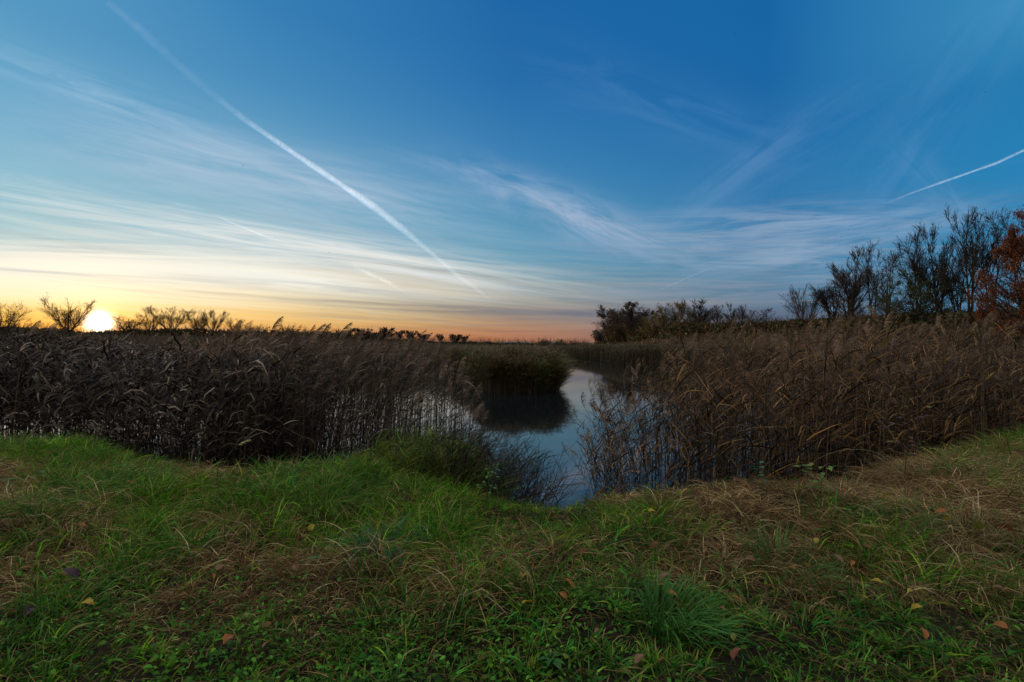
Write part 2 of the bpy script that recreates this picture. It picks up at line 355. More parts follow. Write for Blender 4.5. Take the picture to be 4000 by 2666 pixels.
def add_grass(G, n, kind):
    tn = max(200, n//TUFT[kind]); tx, ty = scatter(tn); ti = rng.integers(0, tn, n); tr = rng.uniform(.010, .05, tn)[ti]*(1 if kind != 'thatch' else 2.5)
    ox = rng.normal(0, 1, n)*tr; oy = rng.normal(0, 1, n)*tr; x = tx[ti]+ox; y = ty[ti]+oy; dr = dryness(x, y); ths = rng.lognormal(-.05, .32, tn)[ti]; tcol = rng.lognormal(0, .28, tn)[ti]
    if kind == 'green': keep = rng.random(n) > dr*1.02
    elif kind == 'dry': keep = rng.random(n) < dr
    else: keep = rng.random(n) < (.35+.65*dr)
    x, y, dr, ths, tcol, oa = x[keep], y[keep], dr[keep], ths[keep], tcol[keep][:, None], np.arctan2(oy, ox)[keep]; m = len(x); z = hgt(x, y)-.015
    h = np.minimum(tall(x, y)*np.minimum(rng.lognormal(0, .25, m)*ths, 1.7), .34)
    a = oa+rng.normal(0, .7, m); hor = np.stack([np.cos(a), np.sin(a), 0*a], 1)
    wind = np.array([.22, -.05, 0])
    if kind == 'green':
        d0 = nrm(np.array([0, 0, 1])+hor*rng.uniform(.1, .7, m)[:, None]+wind*.5)
        bend = hor*rng.uniform(.2, 1.5, m)[:, None]+wind*rng.uniform(0, 1.4, m)[:, None]+np.stack([0*a, 0*a, -rng.uniform(.2, 1.7, m)], 1)
        L = h*1.15; Wd = rng.uniform(.0042, .0110, m); K = 4
        u = rng.random(m)[:, None]; g = vnoise(x, y, .8, 44)[:, None]
        c = lerp(lerp(BGREEN, GREEN, np.clip(g*1.6-.2, 0, 1)), YGREEN, np.clip(u*1.6-.8, 0, 1))*rng.lognormal(-.12, .42, (m, 1))*tcol
        c2 = c*np.array([1.25, 1.15, 1.0]); tipd = rng.random(m) < .18; c2[tipd] = TAN*.8
    elif kind == 'dry':
        d0 = nrm(np.array([0, 0, 1])+hor*rng.uniform(.1, 1.0, m)[:, None]+wind*.4)
        bend = hor*rng.uniform(.5, 2.6, m)[:, None]+np.stack([0*a, 0*a, -rng.uniform(.8, 3.2, m)], 1)
        L = h*1.4; Wd = rng.uniform(.0028, .0062, m); K = 5
        u = rng.random(m)[:, None]; c = lerp(BROWN, TAN, u)*rng.lognormal(-.15, .42, (m, 1))*tcol; s = rng.random(m) < .12; c[s] = STRAW
        c2 = c*1.15
    else:                                    # flattened thatch
        d0 = nrm(hor+np.stack([0*a, 0*a, rng.uniform(.02, .55, m)], 1)+wind)
        bend = np.stack([rng.normal(0, .7, m), rng.normal(0, .7, m), -rng.uniform(.2, .9, m)], 1)
        L = rng.uniform(.08, .32, m); Wd = rng.uniform(.002, .0045, m); K = 4; z = z+rng.uniform(.005, .07, m)
        u = rng.random(m)[:, None]; c = lerp(BROWN, TAN, u*u)*rng.uniform(.45, 1.0, (m, 1)); gg = rng.random(m) < .25*(1-dr); c[gg] = GREEN*.8
        c2 = c
    P = paths(np.stack([x, y, z], 1), d0, L, bend, K, 1.3, .10 if kind != 'green' else .04)
    P[:, :, 2] = np.maximum(P[:, :, 2], (hgt(P[:, :, 0], P[:, :, 1])-.012))
    prof = np.array([.8, 1, .85, .5, .06]) if K == 4 else np.array([.7, 1, .95, .75, .45, .06])
    ref = nrm(np.stack([np.sin(a+rng.normal(0, .5, m)), -np.cos(a), rng.normal(0, .35, m)], 1))
    G.ribbon(P, Wd[:, None]*prof[None, :], np.cross(ref, np.array([0, 0, 1.]))+rng.normal(0, .3, (m, 3)), c, c2)
G = Geo(); add_grass(G, 170000, 'green'); tag(G.build('grass', MAT_GRASS), 'green grass covering the bank in the foreground', 'grass', kind='stuff')
G = Geo(); add_grass(G, 140000, 'dry'); tag(G.build('dry_grass', MAT_GRASS), 'tan curling dry grass mixed through the bank', 'dry grass', kind='stuff')
G = Geo(); add_grass(G, 70000, 'thatch'); tag(G.build('thatch', MAT_GRASS), 'brown flattened dead grass lying under the green blades', 'dead grass', kind='stuff')
# low broad-leaved ground cover nearest the camera
G = Geo(); n = 26000; x = rng.uniform(-4.5, 4.5, n); y = 1.5+rng.beta(1.2, 1.8, n)*2.6
k = in_view(x, y, .5) & (rng.random(n) < (.25+.9*sstep(.38, .6, vnoise(x, y, .5, 51, 2))*sstep(4.0, 2.6, y))*np.where(x > 1.0, .45, 1)); x = x[k]; y = y[k]; m = len(x)
a = rng.uniform(0, 2*math.pi, m); d0 = nrm(np.stack([np.cos(a), np.sin(a), rng.uniform(.1, 1.1, m)], 1))
L = rng.uniform(.016, .045, m); b = np.stack([x, y, hgt(x, y)+rng.uniform(.01, .06, m)], 1)
P = paths(b, d0, L, np.stack([0*a, 0*a, -rng.uniform(.2, 1.3, m)], 1), 4)
Wd = (L*rng.uniform(.3, .62, m))[:, None]*np.array([.15, .85, 1, .7, .1])[None, :]
c = lerp(np.array([.035, .15, .018]), np.array([.085, .20, .018]), rng.random((m, 1)))*rng.lognormal(-.1, .45, (m, 1))
G.ribbon(P, Wd, np.tile(np.array([0, 0, 1.]), (m, 1))+rng.normal(0, .35, (m, 3)), c)
tag(G.build('ground_cover', MAT_GRASS), 'low clover and broad small green leaves nearest the camera', 'ground cover', kind='stuff')
# ------------------------------------------------------------------ reeds
def reed_geo(G, Gp, x, y, z0, H, lean, leafN, leafL, leafW, colS, colL, plume, droop=1.0, K=4, plume_col=(.16, .115, .085), fil=34, sag=.0, pl=1.0):
    """stems with hanging leaves into G, feathery plumes into Gp"""
    n = len(x); base = np.stack([x, y, z0], 1)
    d0 = nrm(np.stack([lean[:, 0]*.35, lean[:, 1]*.35, np.ones(n)], 1)); bend = np.stack([lean[:, 0], lean[:, 1], 0*x-sag], 1)
    P = paths(base, d0, H-z0, bend, K, 1.6, .03)
    R = rng.uniform(.0030, .0054, n)[:, None]*np.linspace(1.25, .45, K+1)[None, :]
    G.tube(P, R, colS(n), 3)
    for q in range(leafN):
        t = rng.uniform(.40 if q % 4 else .10, .97, n)*K; i = np.minimum(t.astype(int), K-1); fr = (t-i)[:, None]
        idx = np.arange(n); B = P[idx, i]*(1-fr)+P[idx, i+1]*fr; T = nrm(P[idx, i+1]-P[idx, i])
        a = rng.normal(0.2, 1.5, n); hor = np.stack([np.cos(a), np.sin(a), 0*a], 1)
        d = nrm(T*rng.uniform(.5, 1.3, n)[:, None]+hor*.8)
        L = leafL*rng.lognormal(0, .3, n); Wd = leafW*rng.uniform(.5, 1.3, n)
        LP = paths(B, d, L, hor*rng.uniform(.1, .9, n)[:, None]+np.stack([0*a+.25, 0*a, -(.15+3.2*rng.random(n)**1.8)*droop], 1), 4, 1.2, .10)
        ref = nrm(hor+rng.normal(0, .45, (n, 3)))
        ref = np.cross(ref, [0, 0, 1.])+rng.normal(0, .4, (n, 3)); c = colL(n)
        G.ribbon(LP, Wd[:, None]*np.array([.6, 1, .9, .55, .05])[None, :], nrm(np.cross(hor, ref)), c, c*rng.uniform(.8, 1.4, (n, 1)))
    k = np.where(rng.random(n) < plume)[0]
    if len(k): plumes(Gp, P[k, -1], nrm(P[k, -1]-P[k, -2]), rng.uniform(.17, .30, len(k))*pl, plume_col, fil)
    return P
def plumes(Gp, base, T, L, col, fil=34, side=None):
    n = len(base); a = rng.normal(.1, .7, n); hd = np.stack([np.cos(a), np.sin(a), 0*a], 1) if side is None else side
    axis = paths(base-T*L[:, None]*.15, T, L*1.1, hd*.9+np.array([0, 0, -.45]), 4, 1.4)
    Gp.tube(axis, np.tile(np.linspace(.003, .001, 5), (n, 1)), tone(n, col), 3)
    m = n*fil; r = np.repeat(np.arange(n), fil); t = np.tile(np.linspace(0.02, 1, fil), n)+rng.uniform(-.02, .02, m); t = np.clip(t, 0, .999)*4
    i = t.astype(int); fr = (t-i)[:, None]; B = axis[r, i]*(1-fr)+axis[r, i+1]*fr; TT = nrm(axis[r, i+1]-axis[r, i])
    env = np.sin(np.clip(t/4, .0, 1)*math.pi*.78+.55)
    h2 = rand_unit(m)*.5+hd[r]*.55; d = nrm(TT*.9+h2)
    FP = paths(B, d, L[r]*.50*np.clip(env, .2, 1)*rng.uniform(.5, 1.0, m), hd[r]*.6+np.array([0, 0, -1.1]), 3, 1.2, .12)
    w = rng.uniform(.0022, .0045, m)
    c = tone(m, col, .45, .1)*rng.lognormal(0, .4, n)[r][:, None]; Gp.ribbon(FP, w[:, None]*np.array([.6, 1.3, 1.1, .3])[None, :], rand_unit(m), c, c*1.2)
def brown_leaf(n):
    u = rng.random((n, 1)); return lerp(np.array([.020, .012, .007]), np.array([.36, .28, .22]), u**4.2)*rng.uniform(.6, 1.3, (n, 1))
def tan_leaf(n):
    u = rng.random((n, 1)); c = lerp(np.array([.018, .009, .004]), np.array([.36, .20, .08]), u**4.0)*rng.uniform(.6, 1.3, (n, 1))
    o = rng.random(n) < .05; c[o] = (.28, .15, .04); return c
def olive_leaf(n):
    u = rng.random((n, 1)); return lerp(np.array([.05, .08, .02]), np.array([.20, .17, .05]), u**1.8)*rng.uniform(.5, 1.4, (n, 1))
def green_leaf(n):
    u = rng.random((n, 1)); return lerp(np.array([.05, .14, .02]), np.array([.22, .21, .03]), u**1.5)*rng.uniform(.6, 1.3, (n, 1))
def stem_c(n): return tone(n, (.19, .125, .065), .1)*rng.random((n, 1))**2*1.6+.008
def dark_stem(n): return tone(n, (.13, .09, .06), .1)*rng.random((n, 1))**2*1.5+.007
def px_of(x, y): return 2000+F*x/y
def top_of(px, xs, ys, d): return CAMZ+(HY-np.interp(px, xs, ys))/F*d
TLX = [-1500, 0, 150, 300, 600, 850, 1000, 1150, 1300, 1450, 1550, 1650, 1720, 1780, 1840, 1900, 2000, 2100]
TLY = [1270, 1266, 1290, 1310, 1328, 1326, 1318, 1322, 1330, 1344, 1356, 1376, 1395, 1460, 1560, 1650, 1750, 1850]
TRX = [2180, 2300, 2360, 2420, 2500, 2600, 2700, 2900, 3200, 3500, 3800, 4000, 5500]
TRY = [1890, 1800, 1690, 1580, 1485, 1420, 1350, 1322, 1300, 1290, 1285, 1295, 1295]
def strip(n, x0, x1, s0, s1):
    x = rng.uniform(x0, x1, n); y = edge(x)+rng.uniform(s0, s1, n)*(1+.05*np.abs(x)); return x, y
# left near bed: big hanging leaves on the far left, thinner stems and plumes further right
G = Geo(); Gp = Geo()
x, y = strip(2900, -15, -3.6, .7, 5.6); px = px_of(x, y); keep = (px < 1250) & (rng.random(len(px)) < np.interp(px, [300, 420, 800, 950], [1, .66, .66, 1])); x, y, px = x[keep], y[keep], px[keep]; n = len(x)
H = top_of(px, TLX, TLY, y)*(1-.32*rng.random(n)**1.3)+.04+.22*(vnoise(px, y*9, 55, 201, 2)-.5); lean = np.stack([rng.normal(.14, .13, n), rng.normal(0, .12, n)], 1)
reed_geo(G, Gp, x, y, hgt(x, y), H, lean, 12, .32, .030, dark_stem, brown_leaf, .12, 1.3, plume_col=(.13, .10, .085))
x, y = strip(2300, -6.5, .05, .9, 4.6); px = px_of(x, y); keep = (px < 1880) & (px > 780) & (rng.random(len(px)) < np.interp(px, [1100, 1200, 1400, 1500, 1650, 1800], [1, .8, .8, .8, .5, .38])); x, y, px = x[keep], y[keep], px[keep]; n = len(x)
H = np.maximum(top_of(px, TLX, TLY, y)*(1-.36*rng.random(n)**1.2)+.06+.26*(vnoise(px, y*9, 50, 202, 2)-.5), hgt(x, y)+.25)
lean = np.stack([rng.normal(.20, .20, n)*np.interp(px, [780, 1300, 1500, 1800], [1, 1, .3, .1]), rng.normal(0, .15, n)], 1)
reed_geo(G, Gp, x, y, hgt(x, y), H, lean, 8, .27, .0105, dark_stem, brown_leaf, .62, .8, plume_col=(.165, .115, .08), fil=50)
tag(G.build('reed_bed', MAT_REED), 'dense dark brown reed bed left of the open water beside the bank', 'reeds', kind='stuff')
tag(Gp.build('reed_plumes', MAT_PLUME), 'feathery brown plumes massed on top of the left reed bed', 'reed plumes', kind='stuff')
# green and yellowing young reeds in front of the left bed
G = Geo(); Gp = Geo(); x = rng.normal(-1.2, .55, 620); y = edge(x)+rng.uniform(.3, 2.4, 620); px = px_of(x, y); k = (px < 1930) & (px > 1250); x, y, px = x[k], y[k], px[k]; n = len(x)
H = np.minimum(top_of(px, [1250, 1450, 1600, 1700, 1850, 1930], [1780, 1690, 1640, 1670, 1760, 1830], y)*rng.uniform(.7, 1, n), 2.0)
reed_geo(G, Gp, x, y, hgt(x, y), np.maximum(H, hgt(x, y)+.3), np.stack([rng.normal(.25, .2, n), rng.normal(-.1, .15, n)], 1), 11, .24, .009, green_leaf, green_leaf, 0, .45)
tag(G.build('young_reeds', MAT_REED), 'green and yellowing young reeds at the water edge beside the left bed', 'reeds', kind='stuff')
# dark sprawling stems in the gap
G = Geo(); Gp = Geo(); x = np.concatenate([rng.normal(-.70, .28, 230), rng.normal(.0, .2, 150)]); y = 6.3+rng.uniform(-.9, 1.3, 380); px = px_of(x, y); n = len(x)
H = top_of(px, [1750, 1900, 2000, 2090, 2200, 2300], [1590, 1640, 1770, 1710, 1830, 1890], y)*rng.uniform(.75, 1, n)
reed_geo(G, Gp, x, y, hgt(x, y), np.maximum(H, hgt(x, y)+.2), np.stack([rng.normal(.35, .35, n), rng.normal(-.1, .2, n)], 1), 7, .24, .008, dark_stem, lambda n: tone(n, (.028, .024, .014), .5), .03, .25)
tag(G.build('sprawling_reeds', MAT_REED), 'dark thin leafy stems sprawling over the water in the gap', 'reeds', kind='stuff')
# right near bed
G = Geo(); Gp = Geo()
x, y = strip(3000, 1.0, 15, .5, 5.2); px = px_of(x, y); keep = px > 2330; x, y, px = x[keep], y[keep], px[keep]; n = len(x)
thin = rng.random(n) < np.interp(px, [2330, 2500, 2700, 2800], [.35, .6, 1, 1]); x, y, px = x[thin], y[thin], px[thin]; n = len(x)
H = top_of(px, TRX, TRY, y)*(1-.50*rng.random(n)**1.1)+.08+.50*(vnoise(px, y*9, 110, 203, 3)-.5)
lean = np.stack([np.where(px < 2600, rng.normal(-.22, .2, n), rng.normal(-.02, .13, n)), rng.normal(0, .12, n)], 1)
reed_geo(G, Gp, x, y, hgt(x, y), np.maximum(H, hgt(x, y)+.4), lean, 11, .36, .0135, stem_c, tan_leaf, .30, .50, plume_col=(.20, .135, .085), fil=56, pl=1.1)
tag(G.build('reed_bed', MAT_REED), 'tall brown reed bed right of the open water', 'reeds', kind='stuff')
tag(Gp.build('reed_plumes', MAT_PLUME), 'pale brown plumes massed on the right reed bed', 'reed plumes', kind='stuff')
# reeds on the low land behind the right bed
G = Geo(); Gp = Geo(); n = 3600; px = rng.uniform(3250, 4900, n); y = 12+rng.random(n)**1.3*22; x = (px-2000)/F*y
H = 2.15+rng.normal(0, .12, n); reed_geo(G, Gp, x, y, hgt(x, y), H, rng.normal(0, .1, (n, 2)), 5, .32, .018, stem_c, tan_leaf, .5, .7, K=3, plume_col=(.2, .14, .10), fil=14)
tag(G.build('reed_bed', MAT_REED), 'brown reeds on low ground behind the right reed bed', 'reeds', kind='stuff')
tag(Gp.build('reed_plumes', MAT_PLUME), 'plumes of the reeds behind the right reed bed', 'reed plumes', kind='stuff')
# reed island left of the channel
IX = np.array([-60, -24, -9, -5.0, -3.2, -1.9, -1.2, 1.0, 2.1]); IY = np.array([52, 48, 45, 42, 37, 29, 26.2, 25.6, 26.6])
def isl_right(y): return np.interp(y, [25, 26.5, 32, 40, 60, 90], [1.7, 2.35, 2.75, 3.2, 4.7, 7.5])
G = Geo(); Gp = Geo(); n = 30000; x = np.where(rng.random(n) < .45, rng.uniform(-5, 3.2, n), rng.uniform(-52, 5.5, n)); y = np.interp(x, IX, IY)+np.abs(rng.exponential(1.0, n))*np.where(rng.random(n) < .55, 1.6, 13)
k = (x < isl_right(y)-.55+.9*vnoise(x, y, .7, 67, 2)) & (np.abs(x) < 1.15*y) & (y < 78) & ((y < 42) | (rng.random(n) < .6)) & ((x > -14) | (rng.random(n) < .35)); x, y = x[k], y[k]; n = len(x)
near = np.exp(-np.maximum(isl_right(y)-x, 0)/.55); H = 1.95+.95*(vnoise(x, y, .9, 61, 3)-.5)+rng.normal(0, .17, n)-1.15*near*rng.random(n)-.5*np.exp(-np.maximum(y-np.interp(x, IX, IY), 0)/.5)*rng.random(n)
patchy = vnoise(x, y, 2.6, 66)
lean = np.stack([rng.normal(.06, .12, n)+near*1.2*rng.random(n), rng.normal(-.05, .12, n)], 1)
g = patchy > .56
for sel, lf in ((g, olive_leaf), (~g, lambda n: lerp(tan_leaf(n), olive_leaf(n), .3))):
    nn = sel.sum(); reed_geo(G, Gp, x[sel], y[sel], np.full(nn, -.1), H[sel], lean[sel], 7, .36, .020, stem_c, lf, .30, .6, K=3, plume_col=(.22, .17, .12), fil=10)
tag(G.build('reed_island', MAT_REED), 'olive brown reed island jutting into the water left of the channel', 'reeds', kind='stuff')
tag(Gp.build('reed_plumes', MAT_PLUME), 'pale plumes over the reed island', 'reed plumes', kind='stuff')
# far beds and marsh
def far_reeds(name, label, az, r, H, cf, wk=.0011, leaf=2):
    G = Geo(); n = len(r); x = r*np.sin(az); y = r*np.cos(az); z = np.maximum(hgt(x, y), -.05)
    b = np.stack([x, y, z], 1); d0 = nrm(np.stack([rng.normal(.03, .06, n), rng.normal(0, .06, n), np.ones(n)], 1))
    P = paths(b, d0, H, np.stack([rng.normal(.15, .15, n), 0*x, 0*x], 1), 3); w = .010+r*wk*rng.uniform(.5, 1.2, n)
    c = cf(n); G.ribbon(P, w[:, None]*np.array([.7, .8, 1.0, .35])[None, :], rand_unit(n)*[.5, 1, .15], c*.8, c*1.25)
    for q in range(leaf):
        t = rng.uniform(.3, .95, n)[:, None]; B = P[:, 0]*(1-t)+P[:, -1]*t; a = rng.uniform(0, 6.28, n)
        LP = paths(B, nrm(np.stack([np.cos(a), np.sin(a), 0*a+1.], 1)), np.full(n, .4), np.stack([0*a+.3, 0*a, 0*a-1.2], 1), 2)
        G.ribbon(LP, w[:, None]*np.array([.6, .9, .2])[None, :], rand_unit(n), cf(n))
    return tag(G.build(name, MAT_REED), label, 'reeds', kind='stuff')
def pale_far(n): return lerp(np.array([.10, .075, .048]), np.array([.20, .155, .105]), rng.random((n, 1)))*rng.uniform(.6, 1.25, (n, 1))
def olive_far(n): return lerp(np.array([.06, .055, .025]), np.array([.13, .11, .055]), rng.random((n, 1)))*rng.uniform(.6, 1.25, (n, 1))
n = 17000; px = rng.uniform(2150, 3150, n); az = np.arctan2(px-2000, F)
off = 5*(vnoise(px, px*0, 90, 71)-.5)
far_reeds('reed_bed', 'long brown reed bed on the far side of the water', az, shore(az)-1.5+off+rng.exponential(3.2, n), 2.0+.3*vnoise(px, px*0, 60, 72)+rng.normal(0, .1, n), lambda n: lerp(pale_far(n), olive_far(n), .45))
n = 60000; px = rng.uniform(-400, 3300, n); az = np.arctan2(px-2000, F); rs = shore(az); rc = np.interp(az, AC, RC)*.93
r = rs+(rc-rs)*rng.random(n)**1.3; k = r > rs-1
hh = 1.75+.35*vnoise(r*np.sin(az), r*np.cos(az), 14, 77)
far_reeds('marsh_reeds', 'broad marsh of pale brown reeds stretching to the tree line', az[k], r[k], (hh+rng.normal(0, .07, n))[k], pale_far, .0013, 1)
# ------------------------------------------------------------------ individual reeds that stand out
def make_reed(H=2.4, side=1, leaves=9, leafL=.3, leafW=.014, lf=tan_leaf, pc=(.2, .145, .11), lean=.12, plumeL=.30, fil=70):
    r = empty('reed'); G = Geo(); b = np.zeros((1, 3))
    P = paths(b, np.array([[0, 0, 1.]]), np.array([H]), np.array([[lean*side, 0, 0]]), 8, 1.6, .01)
    G.tube(P, np.linspace(.0048, .0018, 9)[None, :], tone(1, (.20, .15, .09)), 5); G.build('stem', MAT_REED, r)
    G = Geo()
    for q in range(leaves):
        t = random.uniform(.35, .95)*8; i = int(t); B = P[0, i]+(P[0, i+1]-P[0, i])*(t-i); a = random.uniform(0, 6.28) if q % 2 else random.uniform(-1, 1)+(0 if side > 0 else 3.14)
        hor = np.array([[math.cos(a), math.sin(a)*.7, 0]]); d = nrm(hor*.8+np.array([[0, 0, .9]]))
        LP = paths(B[None], d, np.array([leafL*random.uniform(.7, 1.3)]), hor*.5+np.array([[0, 0, -random.uniform(.4, 2.2)]]), 6, 1.2, .05)
        c = lf(1); G.ribbon(LP, leafW*np.array([[.5, .9, 1, .9, .7, .4, .04]]), nrm(np.cross(hor, [[.2, .3, 1.]])+rng.normal(0, .3, (1, 3))), c, c*1.2)
    G.build('leaves', MAT_REED, r)
    G = Geo(); plumes(G, P[:, -1], nrm(P[:, -1]-P[:, -2]), np.array([plumeL]), pc, fil, np.array([[side, 0., 0]])); G.build('plume', MAT_PLUME, r)
    r['topz'] = H; return r
protos = [make_reed(2.4, 1, 9, .30, .014, brown_leaf, (.15, .11, .08), .16, .34, 150),
          make_reed(2.4, 1, 7, .26, .016, brown_leaf, (.15, .11, .08), .30, .30, 140),
          make_reed(2.4, -1, 11, .30, .012, tan_leaf, (.30, .22, .16), .22, .28, 130),
          make_reed(2.4, 1, 8, .34, .016, tan_leaf, (.28, .195, .13), .05, .28, 150)]
used = set()
def put_reed(kind, px, topy, d, label, group=None, rz=0.0):
    o = protos[kind]
    if kind in used: o = copy_tree(o)
    used.add(kind)
    x = (px-2000)/F*d; z0 = max(float(hgt(x, d)), -.1); ztop = CAMZ+(HY-topy)/F*d
    sc = max(.25, (ztop-z0)/2.55); o.location = (x, d, z0); o.scale = (sc**.5, sc**.5, sc); o.rotation_euler = (0, 0, rz)
    if 'topz' in o: del o['topz']
    return tag(o, label, 'reed', group)
put_reed(0, 1020, 1262, 8.6, 'tall reed with a feathery plume, leftmost of those standing up against the orange sky')
put_reed(1, 1150, 1272, 8.4, 'reed with a heavy dark bent plume against the orange sky', rz=.2)
put_reed(0, 1222, 1288, 8.8, 'reed with a slim curved plume between two taller ones on the skyline', rz=-.3)
put_reed(1, 1255, 1268, 8.2, 'reed with a plume curving right, nearest the round green bush')
put_reed(1, 55, 1258, 8.8, 'dark reed with bent plume above the leaves at the far left')
put_reed(3, 3230, 1262, 7.6, 'reed with broad pale plume before the small leafy trees on the right')
put_reed(3, 3450, 1208, 6.4, 'tall reed with a pale plume reaching in front of the brown leafed tree', rz=2.8)
put_reed(3, 3580, 1275, 6.2, 'reed with a fan shaped pale plume below the green leafy tree', rz=.3)
put_reed(3, 3830, 1235, 6.4, 'tallest reed on the right with a narrow upright plume', rz=.1)
put_reed(3, 3395, 1390, 6.2, 'pale reed whose plume stands low before the dark right reed bed', rz=3.0)
put_reed(2, 2410, 1500, 8.4, 'reed leaning left over the water with the highest dark plume')
put_reed(2, 2365, 1575, 8.0, 'reed leaning left with a drooping plume over the water', rz=.3)
put_reed(2, 2400, 1600, 7.8, 'reed with a narrow plume just right of the drooping one', rz=-.3)
put_reed(2, 2520, 1440, 8.6, 'upright reed with open plume before the dark tree reflection', rz=.6)
put_reed(2, 2330, 1700, 7.4, 'short reed with small dark plume lowest over the water', rz=.1)
put_reed(2, 2290, 1760, 7.3, 'small bent reed leaning furthest into the gap of open water', rz=-.1)
rg = 'pale plumed reeds along the front of the right bed'
for q in range(34):
    px = random.uniform(2640, 3980); put_reed(3 if q % 3 else 2, px, random.uniform(1290, 1480), random.uniform(6.6, 8.6), ('broad' if q % 3 else 'narrow')+' pale plumed dry reed before the '+('left', 'middle', 'right')[min(2, int((px-2640)//447))]+' third of the right reed bed', rg, random.uniform(-.9, .9)+(3.1 if q % 2 else 0))
rg = 'dark plumed reeds along the front of the left bed'
for q in range(30):
    px = random.uniform(900, 1760); put_reed(q % 2, px, float(np.interp(px, TLX, TLY))+random.uniform(5, 190), random.uniform(7.2, 9.5), ('heavy' if q % 2 else 'slim')+' dark plumed reed in the '+('middle' if px < 1330 else 'right')+' part of the left reed bed', rg, random.uniform(-.7, .9))
# ------------------------------------------------------------------ trees
def grow(P, R, nper, tmin, tmax, lr, ang0, ang1, up, K, jit, rr=.55, flat=1.0):
    n = len(P); L = np.linalg.norm(np.diff(P, axis=1), axis=2).sum(1); k1 = P.shape[1]-1
    r = np.repeat(np.arange(n), nper); m = len(r); t = rng.uniform(tmin, tmax, m); tt = np.clip(t*k1, 0, k1-.001); i = tt.astype(int); fr = (tt-i)[:, None]
    B = P[r, i]*(1-fr)+P[r, i+1]*fr; T = nrm(P[r, i+1]-P[r, i]); RB = R[r, i]*(1-fr[:, 0])+R[r, i+1]*fr[:, 0]
    q = nrm(np.cross(T, rand_unit(m))); an = np.radians(rng.uniform(ang0, ang1, m))[:, None]
    d = nrm(T*np.cos(an)+q*np.sin(an)); ln = L[r]*lr*(1.15-.6*t)*rng.uniform(.65, 1.25, m)
    NP = paths(B, d, ln, np.tile(np.array([0, 0, up]), (m, 1)), K, 1.0, jit)
    NR = (RB*rr)[:, None]*np.linspace(1, .3, K+1)[None, :]
    return NP, np.maximum(NR, RMIN*(1.6 if K > 3 else .6))
RMIN = .0015
def tree_proto(kind):
    global RMIN
    RMIN = .0014 if 'tall' in kind or 'forked' in kind or 'orange' in kind or 'brown' in kind else .0010
    """unit height tree; returns (wood_main, twig Geo, leaf Geo)"""
    stems, spread, lv, leafn, leafcol, leafs, t0 = KINDS[kind]
    a = np.linspace(0, 6.28, stems, endpoint=False)+rng.uniform(0, 1); d0 = nrm(np.stack([np.cos(a)*spread, np.sin(a)*spread, np.ones(stems)], 1))
    P = paths(np.zeros((stems, 3)), d0, rng.uniform(.78, .98, stems), np.stack([np.cos(a)*spread*.4, np.sin(a)*spread*.4, 0*a+.2], 1), 8, 1, .09)
    R = (.022/stems**.4*np.linspace(1.2, .12, 9))[None, :].repeat(stems, 0)
    if kind == 'far_bare': RMIN = .0060
    A = Geo(); A.tube(P, R, tone(stems, (.05, .042, .035)), 6); B = Geo(); cur = (P, R); ends = []
    for li, (nper, lr, a0, a1, up) in enumerate(lv):
        cur = grow(cur[0], cur[1], nper, t0 if li == 0 else .08, .96, lr, a0, a1, up, 5 if li < 2 else 3, .12, .62)
        (A if li == 0 else B).tube(cur[0], cur[1], tone(len(cur[0]), (.045, .038, .032)), 4 if li == 0 else 3)
        ends.append(cur[0])
    C = None
    if leafn:
        C = Geo(); E = np.concatenate([e.reshape(-1, 3) for e in ends[-2:]]); idx = rng.integers(0, len(E), leafn)
        keep = vnoise(E[idx, 0]*6+E[idx, 1]*3, E[idx, 2]*6, 1, 88) > rng.uniform(.2, .55, leafn) ; idx = idx[keep]; m = len(idx)
        b = E[idx]+rng.normal(0, .012, (m, 3)); LP = paths(b, rand_unit(m), np.full(m, leafs)*rng.uniform(.6, 1.4, m), np.tile([[0, 0, -.6]], (m, 1)), 2)
        c = np.array(leafcol)[rng.integers(0, len(leafcol), m)]*rng.uniform(.55, 1.35, (m, 1))
        C.ribbon(LP, (leafs*.6*rng.uniform(.6, 1.3, m))[:, None]*np.array([.4, 1, .2])[None, :], rand_unit(m), c)
    return A, B, C
BRN = [(.12, .06, .025), (.16, .08, .03), (.07, .05, .025)]; ORG = [(.17, .05, .018), (.21, .07, .02), (.09, .035, .018)]
YEL = [(.16, .13, .03), (.10, .10, .03), (.20, .13, .03)]; GRN = [(.035, .06, .02), (.05, .08, .025), (.03, .045, .018)]; PUR = [(.07, .05, .04), (.05, .042, .03), (.09, .055, .045)]
